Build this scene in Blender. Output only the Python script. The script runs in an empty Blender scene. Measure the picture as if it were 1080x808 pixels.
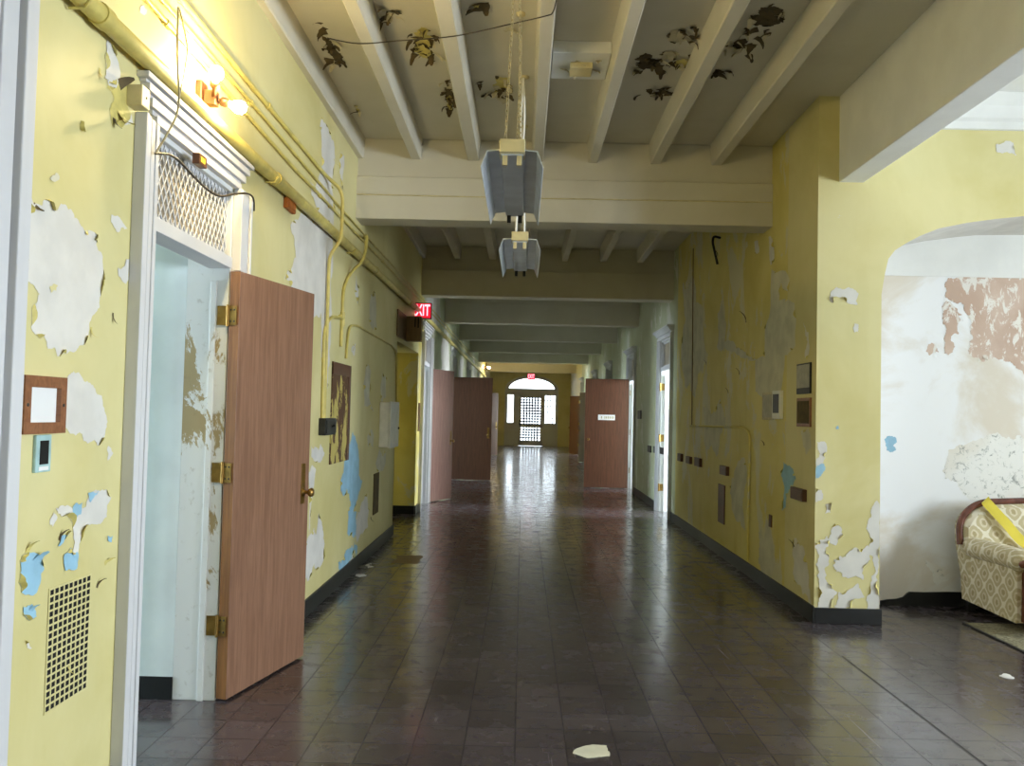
import bpy, math, random
from mathutils import Vector, Matrix
from mathutils.geometry import tessellate_polygon
random.seed(7)
C = bpy.context.scene.collection
R_ = math.radians

# ------------------------------------------------------------------ camera model (lens, horizon, roll)
F, CX, CY, VPX, VPY, EYE = 900.0, 540.0, 404.0, 551.0, 436.0, 1.5
_dy = Vector(((VPX-CX)/F, -(VPY-CY)/F, -1)).normalized()
_u = Vector((0.0225, 1, 0))
_dz = (_u - _u.dot(_dy)*_dy).normalized()
_dx = _dy.cross(_dz)
ROT = Matrix((_dx, _dy, _dz))
def hit(px, py, ax, val):
    d = ROT @ Vector(((px-CX)/F, -(py-CY)/F, -1))
    o = Vector((0, 0, EYE)); t = (val-o[ax])/d[ax]
    return o + d*t

XL, XR, YA, YN, ZC = -1.535, 2.19, 6.40, 7.10, 3.95

# ------------------------------------------------------------------ materials
def srgb(r, g, b):
    f = lambda c: c/12.92 if c <= .04045 else ((c+.055)/1.055)**2.4
    return (f(r/255), f(g/255), f(b/255), 1)
class NT:
    def __init__(s, name):
        s.m = bpy.data.materials.new(name); s.m.use_nodes = True
        s.t = s.m.node_tree; s.t.nodes.clear()
        s.out = s.n('ShaderNodeOutputMaterial')
        s.co = s.n('ShaderNodeTexCoord').outputs['Object']
    def n(s, typ, **kw):
        x = s.t.nodes.new(typ)
        for k, v in kw.items(): setattr(x, k, v)
        return x
    def l(s, a, b): s.t.links.new(a, b)
    def val(s, sock, v):
        if hasattr(v, 'is_output'): s.l(v, sock)
        else: sock.default_value = v
    def map(s, sc=(1,1,1), vec=None):
        m = s.n('ShaderNodeMapping'); m.inputs['Scale'].default_value = sc
        s.l(vec or s.co, m.inputs['Vector']); return m.outputs[0]
    def noise(s, scale, detail=4, rough=.55, vec=None, dist=0):
        x = s.n('ShaderNodeTexNoise'); x.inputs['Scale'].default_value = scale
        x.inputs['Detail'].default_value = detail; x.inputs['Roughness'].default_value = rough
        x.inputs['Distortion'].default_value = dist
        s.l(vec or s.co, x.inputs['Vector']); return x.outputs[0]
    def ramp(s, fac, a, b):
        x = s.n('ShaderNodeMapRange'); x.interpolation_type = 'SMOOTHSTEP'
        x.inputs['From Min'].default_value = a; x.inputs['From Max'].default_value = b
        s.l(fac, x.inputs['Value']); return x.outputs[0]
    def math(s, op, a, b=0.0):
        x = s.n('ShaderNodeMath', operation=op); s.val(x.inputs[0], a); s.val(x.inputs[1], b); return x.outputs[0]
    def mix(s, fac, a, b):
        x = s.n('ShaderNodeMix', data_type='RGBA'); s.val(x.inputs[0], fac); s.val(x.inputs[6], a); s.val(x.inputs[7], b); return x.outputs[2]
    def bsdf(s, col, rough=.6, spec=.5, bump=None, bstr=.2, bdist=.005, metal=0, **kw):
        p = s.n('ShaderNodeBsdfPrincipled')
        s.val(p.inputs['Base Color'], col); s.val(p.inputs['Roughness'], rough)
        p.inputs['Specular IOR Level'].default_value = spec; p.inputs['Metallic'].default_value = metal
        for k, v in kw.items(): s.val(p.inputs[k], v)
        if bump is not None:
            b = s.n('ShaderNodeBump'); b.inputs['Strength'].default_value = bstr; b.inputs['Distance'].default_value = bdist
            s.l(bump, b.inputs['Height']); s.l(b.outputs[0], p.inputs['Normal'])
        s.l(p.outputs[0], s.out.inputs[0]); return s.m

def mat_simple(name, col, rough=.5, var=.12, scale=9, metal=0, spec=.5, bstr=.15):
    t = NT(name); n = t.noise(scale, 5)
    d = tuple(c*(1-var*1.6) for c in col[:3])+(1,)
    b = tuple(min(1, c*(1+var*.5)) for c in col[:3])+(1,)
    return t.bsdf(t.mix(t.ramp(n, .3, .7), d, b), rough, spec, n, bstr, .003, metal)

def mat_paint(name, base, dark, chip, worn, worn_amt, stain=.5):
    t = NT(name)
    big = t.noise(.9, 5, .6, dist=.4); fine = t.noise(38, 4); streak = t.noise(3.0, 4, .6, t.map((1, 1, .22)))
    c = t.mix(t.ramp(big, .35, .75), base, dark)
    c = t.mix(t.math('MULTIPLY', t.ramp(streak, .52, .75), stain), c, dark)
    w = t.noise(1.7, 9, .68, t.map((1, 1, .6)), .6)
    c = t.mix(t.ramp(w, worn_amt, worn_amt+.035), c, worn)
    sp = t.noise(9, 6, .7)
    c = t.mix(t.ramp(sp, .735, .755), c, chip)
    hb = t.math('ADD', t.math('MULTIPLY', fine, .4), t.math('MULTIPLY', t.ramp(w, worn_amt, worn_amt+.02), -.6))
    return t.bsdf(c, .55, .35, hb, .25, .004)

YEL = srgb(214, 205, 152); YELD = srgb(199, 188, 126); PLA = srgb(214, 211, 204)
M = {}
M['yellow'] = mat_paint('yellow_wall_paint', YEL, YELD, PLA, srgb(218, 212, 176), .72, .35)
M['yellow_worn'] = mat_paint('worn_yellow_wall_paint', srgb(216, 203, 126), srgb(198, 182, 98), srgb(110, 95, 60), srgb(206, 200, 168), .54, .7)
M['green_worn'] = mat_paint('worn_pale_green_wall_paint', srgb(186, 192, 164), srgb(170, 172, 130), srgb(90, 84, 62), srgb(208, 208, 196), .56, .6)
M['plaster'] = mat_simple('white_plaster', PLA, .8, .06, 6)
M['plaster_grey'] = mat_simple('grey_plaster', srgb(204, 200, 178), .8, .1, 6)
M['blue'] = mat_simple('old_blue_paint', srgb(148, 190, 212), .6, .1, 8)
M['curl'] = mat_simple('curled_paint', srgb(206, 192, 112), .6, .15, 12)
M['curl_dark'] = mat_simple('shaded_paint_underside', srgb(88, 74, 44), .8, .25, 14)  # brown paint backs, with the shade they hang in mixed into the colour
M['curl_cream'] = mat_simple('cream_paint_flake', srgb(200, 190, 158), .7, .15, 14)
M['ceiling'] = mat_paint('cream_ceiling_paint', srgb(208, 203, 188), srgb(196, 190, 172), srgb(170, 160, 130), srgb(212, 206, 188), .75, .3)
M['ceil_white'] = mat_simple('white_ceiling_paint', srgb(226, 226, 222), .6, .04, 3)
M['trim'] = mat_paint('white_trim_paint', srgb(208, 208, 210), srgb(194, 194, 196), srgb(150, 140, 116), srgb(228, 228, 224), .74, .2)
M['black'] = mat_simple('black_baseboard_paint', srgb(17, 18, 20), .42, .3, 12)
M['brass'] = mat_simple('old_brass', srgb(150, 118, 62), .38, .2, 20, .85)
M['iron'] = mat_simple('dark_metal', srgb(44, 44, 44), .45, .2, 20, .3)
M['reflector'] = mat_simple('galvanised_reflector', srgb(206, 213, 222), .32, .08, 7, .3)
M['beige'] = mat_simple('beige_enamel', srgb(206, 194, 150), .5, .1, 12)
M['whitebox'] = mat_simple('white_enamel', srgb(206, 204, 192), .5, .08, 8)
M['brownplate'] = mat_simple('brown_bakelite', srgb(92, 56, 34), .45, .2, 12)
M['orange'] = mat_simple('orange_brown_enamel', srgb(176, 96, 30), .5, .15, 20)
M['wire_dark'] = mat_simple('dark_cable', srgb(60, 52, 40), .6, .2, 20)
M['wire_grey'] = mat_simple('grey_cord', srgb(176, 164, 124), .6, .15, 20)
M['paper'] = mat_simple('white_paper', srgb(232, 232, 230), .7, .02, 3)
M['paper_grey'] = mat_simple('grey_paper', srgb(176, 172, 160), .7, .12, 16)
M['tape'] = mat_simple('yellow_tape', srgb(226, 208, 70), .5, .06, 8)
M['darkhole'] = mat_simple('dark_hole_shade', srgb(12, 11, 10), .9, .1, 8)  # near-black colour stands in for the shade inside openings
M['paleblue'] = mat_simple('pale_blue_enamel', srgb(168, 200, 200), .5, .12, 20)
M['roomwall'] = mat_simple('pale_blue_room_paint', srgb(206, 220, 222), .45, .06, 3)
M['pipe'] = mat_simple('yellow_pipe_paint', srgb(206, 190, 108), .42, .12, 10)
M['redbrown'] = mat_simple('polished_mahogany', srgb(112, 66, 52), .25, .25, 14)

def mat_wood(name, a, b, rough=.45, axis=(14, 14, .9)):
    t = NT(name)
    n = t.noise(3.2, 7, .6, t.map(axis), .5); f = t.noise(26, 4, .6, t.map((6, 6, .35))); big = t.noise(1.1, 3)
    c = t.mix(t.ramp(n, .3, .72), a, b)
    c = t.mix(t.math('MULTIPLY', t.ramp(f, .5, .8), .4), c, tuple(x*.55 for x in a[:3])+(1,))
    c = t.mix(t.math('MULTIPLY', t.ramp(big, .5, .8), .3), c, b)
    return t.bsdf(c, rough, .45, f, .1, .002)
M['door'] = mat_wood('brown_door_veneer', srgb(118, 84, 64), srgb(142, 106, 84))
M['door_pink'] = mat_wood('faded_rose_brown_door', srgb(122, 88, 78), srgb(144, 110, 100))
M['door_dark'] = mat_wood('dark_brown_door_veneer', srgb(82, 50, 34), srgb(104, 66, 46))
M['door_edge'] = mat_wood('door_edge_wood', srgb(112, 72, 34), srgb(140, 94, 48))
M['frame_wood'] = mat_wood('picture_frame_wood', srgb(122, 78, 50), srgb(150, 102, 70), .4, (3, 12, 12))
M['box_wood'] = mat_wood('stained_plywood', srgb(104, 78, 40), srgb(120, 92, 52))

def mat_floor():
    t = NT('dark_vinyl_tile_floor')
    br = t.n('ShaderNodeTexBrick'); br.offset = 0.0
    br.inputs['Scale'].default_value = 1.0; br.inputs['Brick Width'].default_value = .229; br.inputs['Row Height'].default_value = .229
    br.inputs['Mortar Size'].default_value = .004; br.inputs['Mortar Smooth'].default_value = .3; br.inputs['Bias'].default_value = 0
    br.inputs['Color1'].default_value = srgb(74, 66, 70); br.inputs['Color2'].default_value = srgb(55, 48, 51); br.inputs['Mortar'].default_value = srgb(36, 30, 31)
    t.l(t.co, br.inputs['Vector'])
    n1 = t.noise(1.3, 6, .6); n2 = t.noise(7, 6, .65); sc1 = t.noise(5, 3, .5, t.map((9, .35, 1)), .8); sc2 = t.noise(6, 3, .5, t.map((.4, 8, 1)), .8)
    c = t.mix(t.math('MULTIPLY', t.ramp(n1, .45, .8), .35), br.outputs[0], srgb(80, 75, 80))
    c = t.mix(t.math('MULTIPLY', t.ramp(n2, .55, .85), .25), c, srgb(46, 36, 35))
    s = t.math('MAXIMUM', t.ramp(sc1, .715, .74), t.ramp(sc2, .73, .755))
    c = t.mix(t.math('MULTIPLY', s, .45), c, srgb(170, 160, 156))
    rough = t.math('ADD', .17, t.math('MULTIPLY', t.ramp(n2, .3, .8), .18))
    rough = t.math('ADD', rough, t.math('MULTIPLY', s, .15))
    h = t.math('ADD', t.math('MULTIPLY', br.outputs[1], -.4), t.math('MULTIPLY', t.noise(4.4, 2), .9))
    sepc = t.n('ShaderNodeSeparateColor'); t.l(br.outputs[0], sepc.inputs[0])
    tilev = t.ramp(sepc.outputs[0], .025, .09)                       # some tiles have kept more of their wax
    rough = t.math('ADD', rough, t.math('MULTIPLY', br.outputs[1], .15)); rough = t.math('ADD', rough, t.math('MULTIPLY', tilev, .04))
    return t.bsdf(c, rough, .5, h, .12, .003, **{'Coat Weight': t.math('SUBTRACT', .62, t.math('ADD', t.math('MULTIPLY', tilev, .12), t.math('MULTIPLY', br.outputs[1], .2))), 'Coat Roughness': .14})
M['floor'] = mat_floor()
M['seam'] = mat_simple('floor_seam', srgb(24, 20, 20), .6)

def mat_fabric():
    t = NT('cream_damask_upholstery')
    sx = t.n('ShaderNodeSeparateXYZ'); t.l(t.co, sx.inputs[0])
    wob = t.math('MULTIPLY', t.math('SUBTRACT', t.noise(9, 2), .5), .03)
    u = t.math('MULTIPLY', t.math('ADD', t.math('ADD', sx.outputs[0], sx.outputs[1]), wob), 2*math.pi/.17)
    v = t.math('MULTIPLY', sx.outputs[2], 2*math.pi/.18)
    cu = t.math('COSINE', u); cv = t.math('COSINE', v)
    s = t.math('ADD', cu, cv)                                       # diamond lattice
    a = t.math('ABSOLUTE', s)
    n = t.noise(45, 5, .7)
    a2 = t.math('ADD', a, t.math('MULTIPLY', t.math('SUBTRACT', n, .5), .9))
    c = t.mix(t.ramp(a2, .18, .42), srgb(224, 218, 200), srgb(188, 176, 142))
    c = t.mix(t.ramp(a2, 1.15, 1.45), c, srgb(210, 200, 174))
    c = t.mix(t.ramp(a2, 1.65, 1.85), c, srgb(172, 158, 122))
    return t.bsdf(c, .9, .2, n, .3, .003)
M['fabric'] = mat_fabric()

def mat_pinkplaster():
    t = NT('exposed_pink_brown_plaster')
    n = t.noise(9, 8, .72, t.map((1, 1, .55)), .5); f = t.noise(3, 4)
    c = t.mix(t.ramp(f, .3, .7), srgb(206, 184, 168), srgb(190, 164, 146))
    c = t.mix(t.ramp(n, .525, .57), c, srgb(226, 222, 214))
    c = t.mix(t.ramp(n, .30, .27), c, srgb(150, 136, 124))
    return t.bsdf(c, .85, .2, n, .3, .003)
M['pink'] = mat_pinkplaster()
def mat_mould():
    t = NT('mould_speckled_plaster')
    n = t.noise(16, 8, .75, None, .8); f = t.noise(2.4, 4)
    c = t.mix(t.ramp(f, .4, .7), srgb(232, 231, 226), srgb(222, 216, 204))
    c = t.mix(t.math('MULTIPLY', t.ramp(n, .53, .64), .7), c, srgb(100, 108, 100))
    return t.bsdf(c, .85, .2, n, .3, .003)
M['mould'] = mat_mould()
def mat_niche():
    t = NT('stained_white_plaster')
    n = t.noise(1.1, 6, .6, t.map((1, 1, 1.4)), .6); f = t.noise(14, 6, .7)
    c = t.mix(t.ramp(n, .42, .62), srgb(234, 234, 234), srgb(216, 207, 192))
    c = t.mix(t.math('MULTIPLY', t.ramp(f, .68, .78), .4), c, srgb(160, 150, 134))
    return t.bsdf(c, .8, .25, f, .15, .003)
M['niche'] = mat_niche()
def mat_peel():
    t = NT('peeling_white_jamb_paint')
    n = t.noise(3.2, 9, .72, t.map((1, 1, .5)), .7); f = t.noise(24, 4)
    sx = t.n('ShaderNodeSeparateXYZ'); t.l(t.co, sx.inputs[0])
    band = t.math('SUBTRACT', t.math('ABSOLUTE', t.math('SUBTRACT', sx.outputs[2], 1.45)), .4)     # chest-high band where hands wore the paint
    k = t.math('ADD', n, t.math('MULTIPLY', band, -.16))
    c = t.mix(t.ramp(k, .53, .555), srgb(214, 216, 216), srgb(162, 146, 110))
    c = t.mix(t.math('MULTIPLY', t.ramp(f, .6, .75), .3), c, srgb(130, 120, 96))
    return t.bsdf(c, .6, .3, t.math('MULTIPLY', t.ramp(k, .53, .555), -1.0), .5, .004)
M['peel'] = mat_peel()
def mat_board():
    t = NT('brown_board_with_yellow_flakes')
    n = t.noise(5, 6, .65, t.map((1, 1.6, .7)), .4)
    c = t.mix(t.ramp(n, .5, .52), srgb(92, 66, 48), srgb(190, 174, 100))
    return t.bsdf(c, .7, .3, n, .3, .004)
M['board'] = mat_board()
def mat_rug():
    t = NT('olive_woven_rug'); n = t.noise(60, 4); b = t.noise(3, 4)
    c = t.mix(t.ramp(b, .35, .7), srgb(150, 144, 118), srgb(122, 116, 92))
    c = t.mix(t.ramp(n, .4, .7), c, srgb(96, 90, 72))
    return t.bsdf(c, .95, .1, n, .6, .004)
M['rug'] = mat_rug()
def mat_glass():
    t = NT('window_glass')
    a = t.n('ShaderNodeBsdfTransparent'); g = t.n('ShaderNodeBsdfGlossy'); g.inputs['Roughness'].default_value = .03
    fr = t.n('ShaderNodeFresnel'); fr.inputs[0].default_value = 1.25
    m = t.n('ShaderNodeMixShader'); t.l(fr.outputs[0], m.inputs[0]); t.l(a.outputs[0], m.inputs[1]); t.l(g.outputs[0], m.inputs[2])
    t.l(m.outputs[0], t.out.inputs[0]); return t.m
M['glass'] = mat_glass()
def mat_wireglass():
    t = NT('dusty_transom_glass')
    return t.bsdf(t.mix(t.noise(6, 5), srgb(140, 128, 108), srgb(172, 160, 140)), .35, .5)
M['frost'] = mat_wireglass()
def mat_emit(name, col, s):
    t = NT(name); e = t.n('ShaderNodeEmission'); e.inputs[0].default_value = col; e.inputs[1].default_value = s
    t.l(e.outputs[0], t.out.inputs[0]); return t.m
M['bulb'] = mat_emit('warm_bulb', (1, .77, .36, 1), 800)
M['exit_red'] = mat_emit('exit_sign_glow', (1, .02, .05, 1), 1.0)
M['exit_white'] = mat_emit('exit_letter_glow', (1, .30, .36, 1), 3.5)

# ------------------------------------------------------------------ mesh builder
class MB:
    def __init__(s): s.v = []; s.f = []; s.m = []; s.sm = []
    def add(s, vs, fs, mi=0, smooth=False):
        o = len(s.v); s.v += [tuple(p) for p in vs]
        for f in fs: s.f.append([i+o for i in f]); s.m.append(mi); s.sm.append(smooth)
    def box(s, x0, x1, y0, y1, z0, z1, mi=0):
        s.add([(x0,y0,z0),(x1,y0,z0),(x1,y1,z0),(x0,y1,z0),(x0,y0,z1),(x1,y0,z1),(x1,y1,z1),(x0,y1,z1)],
              [(0,3,2,1),(4,5,6,7),(0,1,5,4),(1,2,6,5),(2,3,7,6),(3,0,4,7)], mi); return s
    def prism(s, prof, vec, mi=0, smooth=False):
        n = len(prof); v = Vector(vec)
        a = [Vector(p) for p in prof]; b = [p+v for p in a]
        s.add(a+b, [tuple(range(n))[::-1], tuple(range(n, 2*n))], mi)
        s.add(a+b, [(i, (i+1) % n, n+(i+1) % n, n+i) for i in range(n)], mi, smooth); return s
    def tube(s, path, r, mi=0, n=10, closed=False, rr=None):
        P = [Vector(p) for p in path]; k = len(P); rings = []
        up = None
        for i in range(k):
            a = P[i-1] if (i or closed) else P[i]; b = P[(i+1) % k] if (i < k-1 or closed) else P[i]
            t = (b-a).normalized()
            if up is None:
                up = Vector((0,0,1)) if abs(t.z) < .9 else Vector((1,0,0))
            up = (up - up.dot(t)*t)
            up = up.normalized() if up.length > 1e-5 else t.orthogonal().normalized()
            w = t.cross(up); q = rr[i] if rr else r
            rings.append([P[i]+(up*math.cos(2*math.pi*j/n)+w*math.sin(2*math.pi*j/n))*q for j in range(n)])
        vs = [p for rg in rings for p in rg]; fs = []
        for i in range(k if closed else k-1):
            i2 = (i+1) % k
            for j in range(n): fs.append((i*n+j, i*n+(j+1) % n, i2*n+(j+1) % n, i2*n+j))
        s.add(vs, fs, mi, True)
        if not closed: s.add(rings[0]+rings[-1], [tuple(range(n)), tuple(range(n, 2*n))[::-1]], mi)
        return s
    def lathe(s, c, prof, axis=(0,0,1), mi=0, n=16):
        c = Vector(c); t = Vector(axis).normalized(); a = t.orthogonal().normalized(); b = t.cross(a)
        vs = [c+t*h+(a*math.cos(2*math.pi*j/n)+b*math.sin(2*math.pi*j/n))*r for r, h in prof for j in range(n)]
        fs = [(i*n+j, i*n+(j+1) % n, (i+1)*n+(j+1) % n, (i+1)*n+j) for i in range(len(prof)-1) for j in range(n)]
        s.add(vs, fs, mi, True); return s
    def sphere(s, c, r, mi=0, n=12, sz=1.0):
        pr = [(max(1e-4, r*math.sin(math.pi*i/n)), -r*sz*math.cos(math.pi*i/n)) for i in range(n+1)]
        return s.lathe(c, pr, (0,0,1), mi, n+4)
    def build(s, name, mats, parent=None, bevel=0, **props):
        me = bpy.data.meshes.new(name); me.from_pydata(s.v, [], s.f)
        if not isinstance(mats, (list, tuple)): mats = [mats]
        for x in mats: me.materials.append(M[x] if isinstance(x, str) else x)
        me.polygons.foreach_set('material_index', s.m); me.polygons.foreach_set('use_smooth', s.sm); me.update()
        o = bpy.data.objects.new(name, me); C.objects.link(o)
        if parent: o.parent = parent
        if bevel:
            b = o.modifiers.new('edge', 'BEVEL'); b.width = bevel; b.segments = 2; b.limit_method = 'ANGLE'
        tag(o, **props); return o
def tag(o, label=None, cat=None, group=None, kind=None):
    if label: o['label'] = label
    if cat: o['category'] = cat
    if group: o['group'] = group
    if kind: o['kind'] = kind
    return o
def at_origin(o, loc):                                               # move a top-level mesh's origin without moving its shape
    loc = Vector(loc); o.data.transform(Matrix.Translation(-loc)); o.location = loc; return o
def empty(name, loc, **props):
    o = bpy.data.objects.new(name, None); C.objects.link(o); o.location = loc; o.empty_display_size = .1
    tag(o, **props); return o
def part(mb, name, mats, parent, bevel=0, **props):                  # shape given in world space, parented to an Empty or mesh at its place
    o = mb.build(name, mats, None, bevel, **props)
    root = parent
    mw = Matrix.Translation(root.location)
    p = root.parent
    while p: mw = Matrix.Translation(p.location) @ mw; p = p.parent
    o.data.transform(Matrix.Translation(-mw.translation)); o.parent = root; return o

# ------------------------------------------------------------------ peeling paint
PL = {'L': lambda u, v, h: (XL+h, u, v), 'R': lambda u, v, h: (XR-h, u, v), 'A': lambda u, v, h: (u, YA-h, v),
      'N': lambda u, v, h: (u, YN-h, v), 'C': lambda u, v, h: (u, v, ZC-h)}
PX = {'L': lambda p: (lambda q: (q.y, q.z))(hit(*p, 0, XL)), 'R': lambda p: (lambda q: (q.y, q.z))(hit(*p, 0, XR)),
      'A': lambda p: (lambda q: (q.x, q.z))(hit(*p, 1, YA)), 'N': lambda p: (lambda q: (q.x, q.z))(hit(*p, 1, YN)),
      'C': lambda p: (lambda q: (q.x, q.y))(hit(*p, 2, ZC))}
def ragged(pts, amp=.13, step=.012):
    out = list(pts)
    for _ in range(7):
        nxt = []; ch = False
        for i, a in enumerate(out):
            b = out[(i+1) % len(out)]; nxt.append(a)
            dx, dy = b[0]-a[0], b[1]-a[1]; d = math.hypot(dx, dy)
            if d > step:
                k = random.gauss(0, amp)
                nxt.append(((a[0]+b[0])/2-dy*k, (a[1]+b[1])/2+dx*k)); ch = True
        out = nxt
        if not ch: break
    return out
PCOUNT = [0]
def crosses(r):
    n = len(r)
    o = lambda a, b, c: (b[0]-a[0])*(c[1]-a[1])-(b[1]-a[1])*(c[0]-a[0])
    bb = [(min(r[i][0], r[(i+1) % n][0]), max(r[i][0], r[(i+1) % n][0]), min(r[i][1], r[(i+1) % n][1]), max(r[i][1], r[(i+1) % n][1])) for i in range(n)]
    for i in range(n):
        a, b = r[i], r[(i+1) % n]; A = bb[i]
        for j in range(i+2, n):
            B = bb[j]
            if A[0] > B[1] or B[0] > A[1] or A[2] > B[3] or B[2] > A[3] or (i == 0 and j == n-1): continue
            c, d = r[j], r[(j+1) % n]
            if o(a, b, c)*o(a, b, d) < 0 and o(c, d, a)*o(c, d, b) < 0: return True
    return False
def patch(mb, pl, poly, mi, h=.0015, amp=.13, flaps=.25, flap_mi=None, uv=False, step=.012):
    pts = list(poly) if uv else [PX[pl](p) for p in poly]
    PCOUNT[0] += 1; h += .00016*(PCOUNT[0] % 9)                       # overlapping layers of paint never share a plane
    random.seed(PCOUNT[0]*31+5)
    for k in range(9):
        r = ragged(pts, amp, step)
        if not crosses(r): break
        amp *= .75
    if pl == 'A': r = [(min(max(u, XR+.002), 2.668) if u < 2.8 and v < 2.5 else u, v) for u, v in r]
    mb.add([PL[pl](u, v, h) for u, v in r], [tuple(t) for t in tessellate_polygon([[Vector((u, v, 0)) for u, v in r]])], mi)
    if flap_mi is None: return
    n = len(r); area = sum(r[i][0]*r[(i+1) % n][1]-r[(i+1) % n][0]*r[i][1] for i in range(n))
    sg = 1 if area > 0 else -1
    i = random.randrange(5)
    while i < n:
        if random.random() < flaps*.7:
            L = random.randint(4, 12); w = random.uniform(.006, .02); lift = random.uniform(.006, .018)
            base = [r[(i+j) % n] for j in range(L+1)]
            tx, ty = base[-1][0]-base[0][0], base[-1][1]-base[0][1]; d = math.hypot(tx, ty) or 1
            nx, ny = -ty/d*sg, tx/d*sg
            vs = []
            for j, (u, v) in enumerate(base):
                q = math.sin(math.pi*j/L)
                vs.append(PL[pl](u, v, h*.5)); vs.append(PL[pl](u+nx*w*q*.6, v+ny*w*q*.6, h+lift*q*.6)); vs.append(PL[pl](u+nx*w*q, v+ny*w*q, h+lift*q))
            fs = []
            for j in range(L):
                a = j*3
                fs += [(a, a+1, a+4, a+3), (a+1, a+2, a+5, a+4)]
            mb.add(vs, fs, flap_mi, True); i += L
        i += random.randint(4, 12)
def loose_curl(mb, p, along, out, w, l, mi, bend=1.3, n=6):         # a strip of paint bent away from its surface
    p = Vector(p); a = Vector(along).normalized(); o = Vector(out).normalized(); c = a.cross(o).normalized()
    vs = []; fs = []; q = p.copy(); ang = 0
    wj = [w*(1-.75*(j/n)**1.6)*random.uniform(.75, 1.2) for j in range(n+1)]
    for j in range(n+1):
        vs += [q-c*wj[j]*.5, q+c*wj[j]*.5]
        q = q+(a*math.cos(ang)+o*math.sin(ang))*(l/n); ang += bend/n
    for j in range(n): fs.append((2*j, 2*j+1, 2*j+3, 2*j+2))
    mb.add(vs, fs, mi, True)

# ------------------------------------------------------------------ shell
Y0, YE = -4.5, 39.5
fl = MB(); fl.box(-6, 8.2, Y0-.3, YE+3, -.2, 0, 0)
s0 = hit(888, 692, 2, 0); s1 = hit(1035, 808, 2, 0)
fl.box(s0.x-.006, s0.x+.004, -1, s0.y, 0, .0006, 1)
fl.build('floor', ['floor', 'seam'], kind='structure', label='dark brown polished tile floor of the long corridor')

WM = ['yellow', 'plaster', 'blue', 'curl', 'yellow_worn', 'plaster_grey', 'green_worn', 'curl_dark']
TOP = 4.1
XLo = XL-.45
wl = MB()
L_OPEN = [(3.43, 4.41, 2.64), (12.95, 13.9, 2.7), (17.95, 18.9, 2.7), (23.3, 24.2, 2.7), (28.75, 29.7, 2.7)]
def wall_run(mb, xa, xb, y0, y1, opens, mis):
    y = y0
    for (a, b, z) in opens+[(y1, None, 0)]:
        ya = y
        for (lim, mi) in mis:
            if ya < min(a, lim): mb.box(xa, xb, ya, min(a, lim), 0, TOP, mi); ya = min(a, lim)
        if b is None: break
        mi = [m for lim, m in mis if b <= lim][0]
        mb.box(xa, xb, a, b, z, TOP, mi); y = b
RECESS = (10.3, 12.4)
wall_run(wl, XLo, XL, Y0, RECESS[0], L_OPEN[:1], [(99, 0)])
wl.box(XLo, XL-.33, *RECESS, 0, 2.34, 4); wl.box(XLo, XL, *RECESS, 2.34, TOP, 0)
wall_run(wl, XLo, XL, RECESS[1], YE, L_OPEN[1:], [(12.94, 4), (29.9, 6), (99, 0)])
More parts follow.
